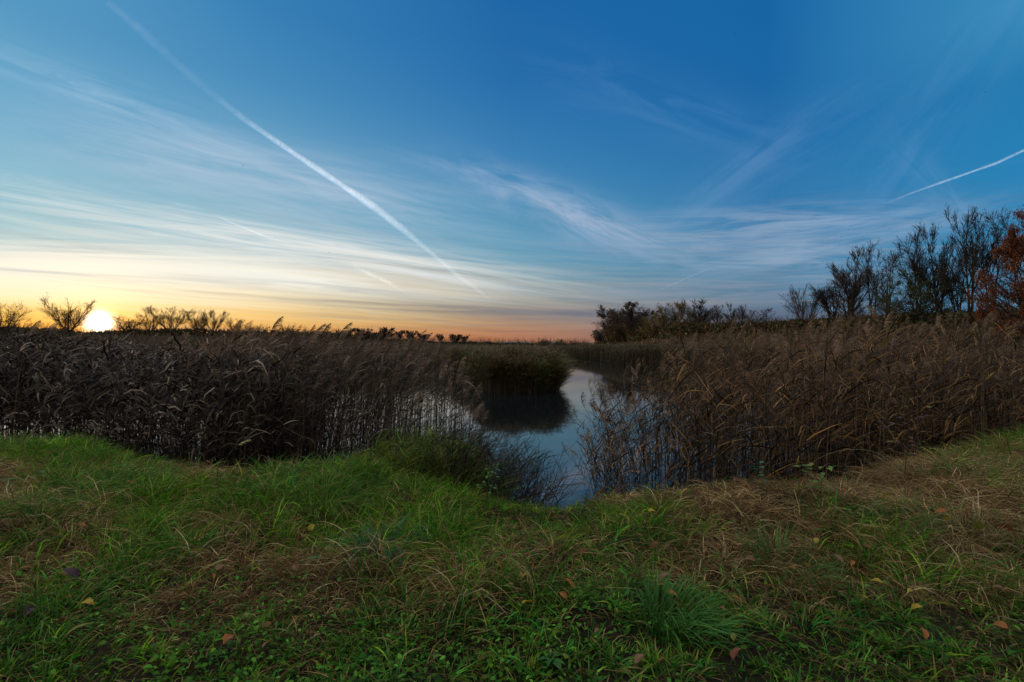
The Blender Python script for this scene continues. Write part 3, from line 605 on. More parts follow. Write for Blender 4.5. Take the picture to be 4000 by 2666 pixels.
KINDS = {   # stems, spread, levels (children per branch, length ratio, angles, upward pull), leaf count, colours, leaf size, first branch height
 'tall_bare': (2, .10, [(14, .52, 20, 46, .5), (7, .60, 15, 38, .35), (5, .55, 18, 42, .2), (3, .5, 20, 45, 0.1)], 120, BRN, .007, .2),
 'forked_bare': (2, .16, [(11, .54, 20, 48, .5), (7, .60, 15, 38, .35), (5, .55, 18, 42, .2), (3, .5, 20, 45, .1)], 90, BRN, .007, .2),
 'fan_bare': (6, .42, [(10, .58, 8, 28, .5), (7, .56, 12, 34, .3), (5, .5, 15, 40, .2), (3, .5, 18, 45, .1)], 60, BRN, .008, .15),
 'round_bare': (3, .34, [(11, .60, 14, 44, .4), (8, .58, 15, 42, .2), (6, .52, 18, 46, .1), (3, .5, 20, 50, .1)], 60, BRN, .008, .12),
 'far_bare': (5, .36, [(9, .55, 12, 36, .45), (7, .55, 15, 42, .2), (5, .5, 18, 45, .1)], 1500, BRN, .022, .1),
 'brown_leafed': (2, .2, [(14, .55, 35, 70, .35), (7, .52, 30, 60, .1), (6, .46, 25, 60, .0), (3, .5, 25, 60, -.1)], 3200, BRN, .009, .12),
 'orange_leafed': (1, .12, [(15, .60, 40, 75, .3), (7, .55, 30, 60, .0), (6, .50, 25, 60, -.1), (3, .5, 25, 60, -.2)], 24000, ORG, .013, .12),
 'green_leafed': (3, .3, [(10, .55, 30, 65, .2), (7, .55, 30, 60, .1), (6, .50, 25, 60, .0)], 16000, GRN, .018, .12),
 'yellow_leafed': (3, .28, [(10, .50, 20, 55, .35), (7, .52, 25, 60, .2), (6, .50, 25, 60, .0)], 14000, YEL, .016, .12),
 'dark_dense': (4, .36, [(11, .60, 20, 60, .3), (8, .55, 25, 60, .1), (6, .50, 25, 60, .0)], 32000, PUR, .023, .1),
 'shrub_yellow': (7, .7, [(8, .55, 15, 55, .2), (6, .55, 20, 60, .1)], 7000, YEL+GRN[:1], .030, .1),
 'shrub_green': (7, .7, [(8, .55, 15, 55, .2), (6, .55, 20, 60, .1)], 9000, GRN, .030, .1),
}
tproto = {}
for kname in KINDS:
    for v in range(2 if kname in ('tall_bare', 'fan_bare', 'round_bare', 'far_bare', 'forked_bare', 'dark_dense', 'yellow_leafed') else 1):
        A, B, C = tree_proto(kname)
        cxy = np.append(np.median(np.concatenate(B.v)[:, :2], axis=0), 0)
        for g_ in (A, B)+((C,) if C else ()): g_.v = [q_-cxy for q_ in g_.v]
        allv = np.concatenate(B.v); hw = np.percentile(np.abs(allv[:, :2]), 97); top = np.percentile(allv[:, 2], 99.3)
        nm = 'shrub' if kname.startswith('shrub') else 'tree'
        root = empty(nm); A.build('trunk', MAT_BARK, root); tw = B.build('crown', MAT_BARK, root)
        if C: C.build('foliage', MAT_LEAF, root)
        tproto[(kname, v)] = [root, hw, top, False]
def put_tree(kind, px, topy, halfw, d, label, group=None, v=0, basey=None, cat='tree', squash=1.0):
    key = (kind, v) if (kind, v) in tproto else (kind, 0)
    p = tproto[key]; o = p[0] if not p[3] else copy_tree(p[0]); p[3] = True
    x = (px-2000)/F*d; z0 = float(hgt(x, d))-.1 if basey is None else CAMZ+(HY-basey)/F*d
    z1 = CAMZ+(HY-topy)/F*d; h = max(z1-z0, .3)*1.04/p[2]; w = halfw*(1.18 if px > 3050 else 1.4 if px > 2300 else 1.05)/F*d/p[1]
    o.location = (x, d, z0); o.scale = (w, w*squash, h); o.rotation_euler = (0, 0, random.uniform(0, 6.28))
    return tag(o, label, cat, group)
def yc(px): return float(np.interp(px, PXC, YC))
T = [ # kind, px, top, half width, distance offset, variant, label
 ('round_bare', 5, 1188, 75, -4, 0, 'bare twiggy tree cut by the left edge of the view'),
 ('fan_bare', 272, 1168, 72, -2, 0, 'fan shaped bare tree just left of the setting sun'),
 ('round_bare', 505, 1232, 68, 0, 1, 'low scraggly tree just right of the setting sun'),
 ('fan_bare', 590, 1228, 45, 0, 1, 'small bare tree touching the left of the widest bare tree'),
 ('fan_bare', 662, 1203, 78, 0, 1, 'widest bare tree on the left skyline, round spreading crown'),
 ('fan_bare', 770, 1214, 40, 0, 0, 'narrow bare tree right of the widest one on the left skyline'),
 ('fan_bare', 836, 1216, 44, 0, 1, 'dense upright bare tree, second right of the widest one'),
 ('round_bare', 920, 1243, 38, 0, 0, 'thin open bare tree right of the dense upright one'),
 ('round_bare', 985, 1264, 34, 0, 1, 'low bare tree just left of the tall plumed reed on the skyline'),
 ('fan_bare', 1128, 1268, 28, 0, 0, 'small bare tree behind the skyline reed plumes'),
 ('round_bare', 1075, 1288, 26, 0, 1, 'low bush like bare tree left of the heavy bent plume'),
 ('round_bare', 1190, 1296, 22, 0, 0, 'tiny bare tree between the bent reed plumes'),
 ('green_leafed', 1300, 1296, 42, -25, 0, 'round dense green bush like tree behind the left reed tops'),
 ('round_bare', 1352, 1300, 24, 0, 1, 'little bare tree just right of the round green one'),
 ('round_bare', 1412, 1293, 34, 0, 0, 'flat topped bare tree above the left reed tops'),
 ('round_bare', 1460, 1305, 24, 0, 1, 'low bare tree right of the flat topped one'),
 ('fan_bare', 1507, 1291, 30, 0, 0, 'bare tree where the left reeds begin to slope down'),
 ('fan_bare', 1560, 1301, 17, 0, 1, 'slim bare tree left of a broad bare one over the dark hedge'),
 ('fan_bare', 1602, 1302, 26, 0, 0, 'broad bare tree standing in the dark hedge above the marsh'),
 ('round_bare', 1655, 1312, 26, 0, 1, 'leafy topped low bare tree in the hedge above the marsh'),
 ('fan_bare', 1720, 1316, 14, 0, 1, 'lone small bare tree in a gap of the far hedge'),
 ('fan_bare', 1776, 1317, 24, 0, 0, 'taller of two bare trees at the right part of the far hedge'),
 ('fan_bare', 1812, 1319, 18, 0, 1, 'smaller of two bare trees at the right part of the far hedge'),
 ('dark_dense', 1846, 1332, 17, 0, 0, 'low dense dark tree following the two far bare trees'),
 ('dark_dense', 1903, 1334, 14, 0, 1, 'low dark tree right of the thin far mast'),
 ('dark_dense', 1965, 1340, 13, 0, 0, 'low dark hedge tree left of the pale far sheds'),
 ('dark_dense', 2128, 1331, 20, -40, 1, 'round lone dark tree beside the far mast on the horizon'),
 ('yellow_leafed', 2182, 1328, 17, -30, 0, 'yellowing tree left in the small far clump on the horizon'),
 ('yellow_leafed', 2200, 1328, 14, -30, 1, 'greenish yellow tree in the middle of the small far clump'),
 ('brown_leafed', 2236, 1332, 19, -30, 0, 'rusty brown tree at the right end of the small far clump'),
 ('dark_dense', 2352, 1300, 28, 0, 0, 'low reddish dark tree at the left foot of the dark grove'),
 ('round_bare', 2385, 1262, 34, 0, 0, 'small open crowned tree on the left shoulder of the dark grove'),
 ('dark_dense', 2425, 1232, 52, 0, 1, 'sloping dark crown in the left of the dark grove'),
 ('dark_dense', 2478, 1214, 58, 0, 0, 'biggest dense dark crown of the grove across the water'),
 ('round_bare', 2540, 1212, 40, 4, 1, 'round bare topped tree at the right of the dense dark crown'),
 ('yellow_leafed', 2558, 1252, 36, -6, 0, 'mustard leaved tree in front of the dark grove'),
 ('yellow_leafed', 2415, 1288, 30, -8, 1, 'olive bush like tree low before the dark grove'),
 ('yellow_leafed', 2606, 1207, 34, 0, 0, 'tall thin yellow leaved tree right of the dark grove'),
 ('round_bare', 2640, 1194, 34, 2, 0, 'twiggy bare tree between two yellow leaved ones'),
 ('yellow_leafed', 2684, 1198, 36, 0, 1, 'rounded olive yellow tree left of the tallest bare one'),
 ('tall_bare', 2745, 1184, 42, 0, 0, 'tallest bare tree of the middle tree row'),
 ('tall_bare', 2800, 1207, 30, 0, 1, 'leaning bare tree right of the tallest in the middle row'),
 ('tall_bare', 2860, 1200, 18, 0, 0, 'slender bare tree standing apart in the middle row'),
 ('tall_bare', 2898, 1207, 22, 0, 1, 'thin bare tree just before the two dark round ones'),
 ('brown_leafed', 2932, 1222, 36, 0, 0, 'left one of two dark round trees ending the middle row'),
 ('brown_leafed', 2990, 1221, 36, 0, 0, 'right one of two dark round trees ending the middle row'),
 ('shrub_green', 3040, 1268, 15, 0, 0, 'tiny round tree in the gap between the tree rows'),
 ('fan_bare', 3150, 1152, 72, 0, 1, 'low fan shaped bare tree starting the right tree row'),
 ('forked_bare', 3238, 1082, 58, 0, 0, 'bare tree leaning left, second in the right tree row'),
 ('tall_bare', 3330, 998, 66, 2, 0, 'bare topped tree with some brown leaves, third in the right row'),
 ('brown_leafed', 3315, 1085, 60, 0, 0, 'brown leaved lower tree under the third crown of the right row'),
 ('forked_bare', 3405, 985, 50, 4, 1, 'thin bare tree rising behind the brown domed one'),
 ('brown_leafed', 3475, 1000, 72, 0, 0, 'brown leaved domed tree with curved limbs in the right row'),
 ('tall_bare', 3585, 940, 66, 2, 1, 'bare tree above the green leafy tree'),
 ('green_leafed', 3600, 1072, 105, -2, 0, 'green leafy tree low in the middle of the right row'),
 ('tall_bare', 3665, 908, 62, 2, 0, 'bare slim trunked tree left of the tallest bare one at right'),
 ('forked_bare', 3725, 985, 46, 0, 0, 'short bare tree in front of the tallest pair at right'),
 ('tall_bare', 3795, 852, 72, 0, 1, 'tallest bare tree of all in the right row'),
 ('forked_bare', 3880, 880, 60, 2, 1, 'forked bare tree between the tallest one and the orange one'),
 ('brown_leafed', 3990, 815, 95, 3, 0, 'dark leaved tall tree behind the orange one at the right edge'),
 ('orange_leafed', 3995, 850, 120, -9, 0, 'orange leaved tree at the right edge of the view'),
]
for kd, px, top, hw, dd, v, lab in T:
    if 1340 < px < 2100 and kd in ('fan_bare', 'round_bare'): kd = 'far_bare'; top -= 9
    if px > 3100 and 'leafed' not in kd: top -= 24
    if 2330 < px < 3050: top -= 20 if px < 2560 else 12
    put_tree(kd, px, top, hw, yc(px)+dd, lab, v=v)
SH = [('shrub_yellow', 3320, 1262, 40, 'yellow green shrub under the third tree of the right row'), ('shrub_green', 3420, 1268, 50, 'dark green shrub under the brown domed tree'),
 ('shrub_green', 3520, 1262, 55, 'dark green shrub beneath the green leafy tree'), ('shrub_yellow', 3860, 1262, 60, 'yellowish shrub at the foot of the forked bare tree'),
 ('shrub_yellow', 3950, 1250, 60, 'yellow green shrub below the orange tree'), ('shrub_green', 3190, 1284, 40, 'dark shrub at the foot of the fan shaped right tree'),
 ('shrub_green', 3090, 1296, 34, 'small dark shrub left of the fan shaped right tree'), ('shrub_yellow', 2800, 1318, 50, 'mustard shrub below the leaning bare tree'),
 ('shrub_green', 2740, 1308, 50, 'dark shrub below the tallest tree of the middle row'), ('shrub_yellow', 2660, 1306, 46, 'orange tinged shrub under the yellow trees across the water'),
 ('shrub_green', 2880, 1306, 50, 'dark shrub under the slender bare trees'), ('shrub_green', 2960, 1300, 50, 'dark shrub under the two dark round trees'),
 ('shrub_yellow', 2985, 1330, 30, 'bright yellow green shrub behind the right reed tops'), ('shrub_green', 3640, 1268, 50, 'green shrub under the slim trunked bare tree'), ('shrub_green', 3740, 1262, 45, 'green shrub under the tallest bare tree'),
 ('shrub_green', 2600, 1310, 40, 'dark green shrub beside the mustard leaved tree'), ('shrub_yellow', 2500, 1312, 40, 'olive shrub under the biggest dark crown')]
for kd, px, top, hw, lab in SH: put_tree(kd, px, top, hw, yc(px)-5, lab, cat='shrub', squash=.8)
# hedges: continuous scrub on top of the embankments
def hedge(label, pxs, tops, n, size, cols, dz=0):
    G = Geo(); px = rng.uniform(pxs[0], pxs[-1], n); d = np.interp(px, PXC, YC)+rng.normal(0, 2.2, n); x = (px-2000)/F*d; z0 = hgt(x, d)
    zt = CAMZ+(HY-(np.interp(px, pxs, tops)+14*(vnoise(px, px*0, 26, 93, 3)-.4)))/F*d
    t = rng.random(n); z = z0-.5+(zt-z0+.5)*t; b = np.stack([x, d, z], 1); s = size*rng.uniform(.5, 1.5, n)*d/100
    LP = paths(b, rand_unit(n)+np.array([0, 0, .7]), s, np.tile([[0, 0, -.2]], (n, 1)), 2, 1, .2)
    c = np.array(cols)[rng.integers(0, len(cols), n)]*rng.uniform(.5, 1.3, (n, 1)); G.ribbon(LP, (s*.45)[:, None]*np.array([.4, 1, .1])[None, :], rand_unit(n), c)
    m = n//5; i = rng.integers(0, n, m); tw = paths(b[i], nrm(rng.normal(0, .45, (m, 3))+np.array([0, 0, 1.])), s[i]*3.2, np.zeros((m, 3)), 3, 1, .2)
    G.tube(tw, (s[i]*.05)[:, None]*np.array([1, .8, .5, .2])[None, :], tone(m, (.05, .04, .03)), 3)
    tag(G.build('hedge', MAT_LEAF), label, 'hedge', kind='stuff')
hedge('low thorny scrub along the left embankment under the bare trees', [-300, 0, 250, 330, 420, 520, 700, 900, 1100, 1300, 1500], [1285, 1280, 1288, 1305, 1300, 1292, 1290, 1296, 1300, 1305, 1310], 14000, .5, BRN+GRN[:2])
hedge('long dark hedge in front of the far field beyond the marsh', [1400, 1600, 1750, 1900, 2050, 2300], [1330, 1332, 1340, 1343, 1347, 1348], 12000, .40, GRN+PUR[:1])
hedge('dark undergrowth beneath the tree row across the water', [2330, 2450, 2700, 2900, 3100, 3400, 3700, 4100, 4600], [1316, 1282, 1266, 1268, 1256, 1238, 1222, 1212, 1212], 46000, .55, GRN+BRN)
# ------------------------------------------------------------------ far sheds and masts
def boxg(G, x0, x1, y0, y1, z0, z1, col):
    v = np.array([[x0, y0, z0], [x1, y0, z0], [x1, y1, z0], [x0, y1, z0], [x0, y0, z1], [x1, y0, z1], [x1, y1, z1], [x0, y1, z1]], float)
    f = np.array([[0, 1, 5, 4], [1, 2, 6, 5], [2, 3, 7, 6], [3, 0, 4, 7], [4, 5, 6, 7], [3, 2, 1, 0]]); G.add(v, f, np.tile(np.array(col, float), (8, 1)))
def shed(px, w, h, d, label, wc, rcol):
    x = (px-2000)/F*d; r = empty('shed', (x, d, 1.9)); G = Geo(); boxg(G, -w/2, w/2, 0, 18, 0, h, wc); G.build('wall', MAT_SIMPLE, r, smooth=False)
    G = Geo(); rise = h*.28
    v = np.array([[-w/2-1, -1, h], [w/2+1, -1, h], [w/2+1, 9, h+rise], [-w/2-1, 9, h+rise], [-w/2-1, 19, h], [w/2+1, 19, h], [-w/2-1, 9, h-.2], [w/2+1, 9, h-.2]], float)
    G.add(v, np.array([[0, 1, 2, 3], [3, 2, 5, 4], [0, 3, 4, 6], [1, 7, 5, 2]]), np.tile(np.array(rcol, float), (8, 1))); G.build('roof', MAT_SIMPLE, r, smooth=False)
    for q in range(3):
        G = Geo(); u = -w/2+w*(q+.6)/3.3; boxg(G, u, u+w*.07, -.12, -.02, .2, h*.65, (.06, .06, .07)); G.build('door', MAT_SIMPLE, r, smooth=False)
    tag(r, label, 'building')
shed(2010, 40, 5.0, 700, 'long pale low shed left on the far horizon', (.45, .47, .5), (.25, .27, .3))
shed(2085, 28, 4.2, 760, 'small white shed left of the far mast', (.6, .6, .62), (.22, .2, .2))
shed(2160, 22, 5.2, 720, 'pale shed between the round tree and the small clump', (.5, .52, .55), (.3, .3, .32))
def mast(px, topy, d, label):
    x = (px-2000)/F*d; h = (HY-topy)/F*d+.5; r = empty('mast', (x, d, 1.9)); G = Geo()
    G.tube(np.array([[[0, 0, 0], [0, 0, h*.5], [0, 0, h]]]), np.array([[.35, .28, .16]]), tone(1, (.12, .1, .1)), 6); G.build('pole', MAT_SIMPLE, r)
    G = Geo()
    for q in (.8, .88, .95): G.tube(np.array([[[-1.2, 0, h*q], [0, 0, h*q], [1.2, 0, h*q]]]), np.array([[.09, .09, .09]]), tone(1, (.12, .1, .1)), 4)
    G.build('crossarm', MAT_SIMPLE, r); tag(r, label, 'mast')
mast(2104, 1318, 520, 'tall thin mast left of the round lone tree on the horizon')
mast(1911, 1322, 480, 'thin mast above the far hedge')
mast(2212+70, 1333, 560, 'short pole near the foot of the green far slope')
# ------------------------------------------------------------------ contrails
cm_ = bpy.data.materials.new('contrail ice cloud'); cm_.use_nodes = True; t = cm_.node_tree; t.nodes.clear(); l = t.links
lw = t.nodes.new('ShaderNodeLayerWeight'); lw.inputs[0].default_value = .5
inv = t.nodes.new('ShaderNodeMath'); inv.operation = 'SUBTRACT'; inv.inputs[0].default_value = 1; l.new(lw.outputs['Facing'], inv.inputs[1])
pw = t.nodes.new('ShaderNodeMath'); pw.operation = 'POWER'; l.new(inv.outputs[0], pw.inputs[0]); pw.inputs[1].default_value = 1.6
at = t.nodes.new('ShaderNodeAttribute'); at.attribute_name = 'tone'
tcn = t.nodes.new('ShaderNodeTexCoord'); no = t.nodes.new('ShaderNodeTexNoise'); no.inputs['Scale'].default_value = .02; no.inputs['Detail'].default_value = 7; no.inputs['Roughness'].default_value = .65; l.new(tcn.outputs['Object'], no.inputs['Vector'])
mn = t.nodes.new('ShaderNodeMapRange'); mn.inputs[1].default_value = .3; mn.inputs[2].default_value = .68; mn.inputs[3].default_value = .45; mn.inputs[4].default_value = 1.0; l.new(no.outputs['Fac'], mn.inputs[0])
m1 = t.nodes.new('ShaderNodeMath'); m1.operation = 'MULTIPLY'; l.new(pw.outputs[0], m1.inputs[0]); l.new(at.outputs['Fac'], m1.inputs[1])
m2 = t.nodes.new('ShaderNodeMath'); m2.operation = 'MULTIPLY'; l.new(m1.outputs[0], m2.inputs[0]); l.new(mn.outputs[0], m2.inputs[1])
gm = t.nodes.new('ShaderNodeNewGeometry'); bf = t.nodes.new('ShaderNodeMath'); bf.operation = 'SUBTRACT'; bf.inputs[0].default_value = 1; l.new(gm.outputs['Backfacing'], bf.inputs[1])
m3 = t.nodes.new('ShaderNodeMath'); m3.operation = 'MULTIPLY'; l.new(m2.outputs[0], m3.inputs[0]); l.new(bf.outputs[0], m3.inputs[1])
df = t.nodes.new('ShaderNodeBsdfDiffuse'); df.inputs[0].default_value = (.95, .95, .97, 1); tl = t.nodes.new('ShaderNodeBsdfTranslucent'); tl.inputs[0].default_value = (1.9, 2.3, 3.0, 1)  # overbright bluish translucency: forward-scattered glow and whiter sun put into the colour
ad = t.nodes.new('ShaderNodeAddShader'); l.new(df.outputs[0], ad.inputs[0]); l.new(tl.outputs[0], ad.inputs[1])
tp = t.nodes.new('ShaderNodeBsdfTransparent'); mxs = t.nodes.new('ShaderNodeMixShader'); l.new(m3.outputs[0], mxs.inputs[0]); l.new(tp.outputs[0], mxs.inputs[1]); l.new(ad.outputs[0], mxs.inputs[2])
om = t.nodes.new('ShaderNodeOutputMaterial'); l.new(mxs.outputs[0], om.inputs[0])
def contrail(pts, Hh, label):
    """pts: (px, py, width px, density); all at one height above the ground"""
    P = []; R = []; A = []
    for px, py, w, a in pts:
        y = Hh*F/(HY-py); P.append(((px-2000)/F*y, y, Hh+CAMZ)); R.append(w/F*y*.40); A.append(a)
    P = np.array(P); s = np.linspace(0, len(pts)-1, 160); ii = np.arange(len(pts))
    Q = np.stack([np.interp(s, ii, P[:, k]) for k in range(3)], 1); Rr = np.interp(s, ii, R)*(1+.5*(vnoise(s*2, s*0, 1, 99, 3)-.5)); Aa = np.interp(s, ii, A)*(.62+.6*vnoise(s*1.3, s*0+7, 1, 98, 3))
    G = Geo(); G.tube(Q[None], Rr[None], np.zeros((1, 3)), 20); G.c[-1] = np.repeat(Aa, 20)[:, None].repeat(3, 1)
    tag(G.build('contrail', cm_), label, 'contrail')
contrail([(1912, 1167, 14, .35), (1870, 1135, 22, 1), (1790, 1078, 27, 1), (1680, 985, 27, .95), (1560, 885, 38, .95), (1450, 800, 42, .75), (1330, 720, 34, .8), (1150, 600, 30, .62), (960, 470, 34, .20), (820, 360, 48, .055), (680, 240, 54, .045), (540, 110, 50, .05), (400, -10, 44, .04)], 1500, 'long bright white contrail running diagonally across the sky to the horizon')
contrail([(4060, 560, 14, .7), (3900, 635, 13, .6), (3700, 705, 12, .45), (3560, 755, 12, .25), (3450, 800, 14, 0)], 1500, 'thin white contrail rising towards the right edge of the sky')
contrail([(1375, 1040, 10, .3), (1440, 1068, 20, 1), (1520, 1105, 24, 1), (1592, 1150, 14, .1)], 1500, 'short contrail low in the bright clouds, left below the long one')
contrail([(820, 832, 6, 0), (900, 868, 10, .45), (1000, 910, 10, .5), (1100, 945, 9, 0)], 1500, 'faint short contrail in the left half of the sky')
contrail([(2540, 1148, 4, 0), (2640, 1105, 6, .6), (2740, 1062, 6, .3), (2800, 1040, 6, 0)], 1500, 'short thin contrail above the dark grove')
# ------------------------------------------------------------------ birds
def make_bird():
    r = empty('bird'); G = Geo(); G.tube(np.array([[[0, -.2, 0], [0, -.14, 0], [0, 0, .0], [0, .12, .01], [0, .2, .02], [0, .24, .02]]]), np.array([[.012, .03, .045, .035, .025, .006]]), tone(1, (.02, .02, .02)), 6); G.build('body', MAT_BIRD, r)
    for s in (-1, 1):
        G = Geo(); G.ribbon(np.array([[[s*.02, .04, .01], [s*.16, .07, .09], [s*.3, .02, .10], [s*.44, -.06, .06]]]), np.array([[.14, .13, .10, .02]]), np.array([[0, 0, 1.]]), tone(1, (.02, .02, .02))); G.build('wing', MAT_BIRD, r)
    return r
bird0 = make_bird(); first = True
BL = [(945, 647, 9, 'lone bird left of the long contrail'), (1290, 864, 12, 'bird just right below the bright part of the long contrail'), (1285, 987, 9, 'bird over the bright low clouds left of centre'),
 (733, 899, 6, 'tiny bird highest over the sunset glow'), (2876, 127, 8, 'bird highest in the deep blue sky'), (3857, 357, 14, 'bird near the right edge in the blue sky'),
 (2500, 506, 5, 'tiny bird alone right of the sky centre'), (2400, 1001, 5, 'tiny bird low over the cirrus patch'), (3075, 1204, 14, 'bird just above the gap between the right tree rows'), (2750, 917, 5, 'tiny bird left of the cirrus on the right')]
rb = random.Random(3)
FL = [(3302, 873), (3326, 883), (3320, 897), (3340, 898), (3288, 925), (3336, 929), (3368, 927), (3342, 938), (3309, 943), (3282, 951), (3286, 954), (3345, 951), (3268, 963), (3314, 960), (3259, 971), (3335, 968), (3305, 977), (3226, 988), (3254, 1002), (3255, 1008), (3215, 1022), (3237, 1044), (3227, 1047), (3204, 1071),
      (2322, 1210), (2326, 1198), (2356, 1199), (2335, 1226), (2375, 1213), (2333, 1240), (2322, 1256), (2318, 1277)]
for k, (px, py, w, lab) in enumerate(BL+[(a, b, rb.uniform(4.5, 7.5), None) for a, b in FL]):
    o = bird0 if first else copy_tree(bird0); first = False
    d = .88*F/w; o.location = ((px-2000)/F*d, d, CAMZ+(HY-py)/F*d); o.rotation_euler = (rb.uniform(-.3, .3), rb.uniform(-.5, .5), rb.uniform(0, 6.28))
    if lab: tag(o, lab, 'bird')
    elif k < len(BL)+24: tag(o, 'tiny bird in the loose flock left above the right tree row', 'bird', 'flock above the right tree row')
    else: tag(o, 'tiny bird in the sparse flock left of the dark grove', 'bird', 'flock left of the dark grove')
# ------------------------------------------------------------------ tussocks, leaves and small plants on the bank
def ground_at(px, py):
    z = .95
    for _ in range(6):
        d = (CAMZ-z)*F/(py-HY); x = (px-2000)/F*d; z = float(hgt(x, d))
    return x, d, z
def tussock(px, py, R, n, L, W_, c1, c2, label, wind=(.3, 0), name='grass_tussock', curl=1.0):
    x, y, z = ground_at(px, py); G = Geo(); a = rng.uniform(0, 6.28, n); rr = R*np.sqrt(rng.random(n))
    b = np.stack([x+rr*np.cos(a), y+rr*np.sin(a), 0*a], 1); b[:, 2] = hgt(b[:, 0], b[:, 1])-.01; hor = np.stack([np.cos(a), np.sin(a), 0*a], 1)
    d0 = nrm(hor*rng.uniform(.1, .6, n)[:, None]+np.array([wind[0]*.4, wind[1]*.4, 1.])); bend = hor*rng.uniform(.3, 1.3, n)[:, None]+np.stack([0*a+wind[0], 0*a+wind[1], -rng.uniform(.3, 2.2, n)*curl], 1)
    Ls = L*rng.uniform(.5, 1.2, n); P = paths(b, d0, Ls, bend, 6, 1.3, .05); P[:, :, 2] = np.maximum(P[:, :, 2], hgt(P[:, :, 0], P[:, :, 1])-.01)
    c = lerp(np.array(c1), np.array(c2), rng.random((n, 1)))*rng.uniform(.7, 1.3, (n, 1))
    G.ribbon(P, (W_*rng.uniform(.6, 1.2, n))[:, None]*np.array([.7, 1, 1, .9, .7, .4, .05])[None, :], np.cross(hor, [0, 0, 1.])[:, [1, 0, 2]]*0+np.cross(np.cross(hor, [0, 0, 1.]), hor)+rng.normal(0, .3, (n, 3)), c, c*1.2)
    o = G.build(name, MAT_GRASS, shift=(x, y, z)); o.location = (x, y, z); return tag(o, label, 'grass tuft')
tussock(1500, 2190, .16, 260, .38, .0075, (.035, .13, .07), (.05, .15, .07), 'blue green grass tussock low in the middle of the bank', (.25, -.1))
tussock(2640, 2440, .17, 260, .30, .008, (.04, .14, .03), (.07, .17, .03), 'bright green grass tussock low right of the middle', (.7, .1))
tussock(1290, 1990, .26, 170, .48, .008, (.08, .17, .03), (.12, .19, .04), 'tussock of long arching green blades left of the gap', (.5, -.2))
tussock(1620, 1920, .35, 420, .28, .0065, (.05, .14, .02), (.11, .17, .03), 'lush bright green grass clump where the bank meets the young reeds', (.2, -.1))
tussock(1440, 1860, .22, 130, .38, .007, (.06, .14, .02), (.12, .18, .03), 'upright green grass clump at the left end of the young reeds', (0, 0), curl=.5)
tussock(640, 1760, .16, 260, .24, .005, (.05, .17, .03), (.08, .2, .03), 'round bright green tuft at the foot of the left reeds')
tussock(800, 1795, .18, 240, .24, .005, (.05, .15, .03), (.10, .19, .03), 'green tuft second right along the foot of the left reeds')
tussock(350, 1745, .18, 240, .22, .005, (.05, .16, .03), (.1, .2, .03), 'green tuft in front of the dark left reeds, near the corner')
tussock(70, 1760, .40, 520, .32, .006, (.08, .17, .03), (.14, .2, .04), 'large yellowish green tuft at the left edge of the bank')
tussock(1180, 1810, .22, 260, .26, .005, (.05, .15, .03), (.09, .19, .03), 'wide green tuft at the middle of the left reed foot')
tussock(430, 1850, .28, 420, .28, .0038, (.16, .09, .04), (.26, .16, .08), 'rust brown dry tuft on the left bank', (.1, 0), curl=1.3)
tussock(160, 1850, .3, 300, .28, .0038, (.2, .14, .07), (.3, .22, .12), 'straw coloured dry tuft below the yellowish green one', (.1, 0), curl=1.3)
tussock(2460, 1900, .2, 420, .34, .0036, (.2, .13, .06), (.34, .24, .13), 'curly straw tuft rising right of the open water', (-.1, 0), curl=1.6)
tussock(2900, 1900, .28, 420, .42, .0038, (.2, .13, .06), (.34, .24, .13), 'tall curling straw grass before the right reeds', (.0, 0), curl=1.5)
tussock(3300, 1930, .3, 420, .30, .0038, (.2, .14, .06), (.34, .26, .14), 'straw coloured clump at the centre of the right bank', (.1, 0), curl=1.4)
tussock(3620, 1880, .4, 620, .32, .0038, (.2, .13, .06), (.32, .22, .12), 'large tan dry grass clump near the right edge', (.1, 0), curl=1.4)
tussock(3900, 1850, .5, 700, .34, .0038, (.18, .13, .07), (.3, .22, .12), 'tan dry grass mound at the right edge', (.1, 0), curl=1.4)
tussock(3750, 2120, .25, 360, .36, .0038, (.2, .14, .07), (.34, .25, .14), 'dry curly clump on the right bank below the large tan one', (-.2, 0), curl=1.5)
tussock(3060, 2230, .24, 200, .30, .006, (.05, .14, .03), (.08, .17, .04), 'green clump among dry stalks right of the middle', (.3, 0))
tussock(3480, 2060, .2, 170, .32, .006, (.05, .15, .03), (.08, .18, .04), 'bright green clump amid tan grass on the right bank', (.3, 0))
tussock(260, 2420, .3, 240, .22, .007, (.05, .15, .03), (.09, .18, .03), 'broad bladed green tuft at the lower left', (.6, .2))
tussock(500, 2120, .24, 200, .26, .0065, (.06, .15, .03), (.12, .19, .03), 'swept green tuft at the left middle of the bank', (.9, .2))
# fallen leaves
def make_leaf(shape, col):
    G = Geo(); K = 6; t = np.linspace(0, 1, K+1)
    wp = {'oval': np.array([.06, .7, 1, .95, .75, .4, .02]), 'wide': np.array([.2, 1.1, 1.3, 1.0, 1.1, .5, .03]), 'slim': np.array([.05, .4, .55, .5, .4, .22, .02])}[shape]
    P = np.stack([t, 0*t, .16*np.sin(t*3)+.02], 1)[None]; Lc = P.copy(); dz = np.array([0, 0, 1.])
    for s in (-1, 1):
        half = .28*wp[None, :, None]*np.array([0, s, .35])
        V = np.stack([P, P+half], 2); i = (np.arange(K)*2)[None]; G.add(V, np.stack([i, i+1, i+3, i+2], -1), np.tile(np.array(col)*(.9 if s < 0 else 1.1), ((K+1)*2, 1)))
    G.tube(np.array([[[-.35, 0, -.03], [-.1, .02, .02], [0, 0, .02], [.5, 0, .175], [.9, 0, .1]]]), np.array([[.014, .014, .014, .012, .006]]), np.array([col])*.7, 4)
    o = G.build('fallen_leaf', MAT_LEAF); return o
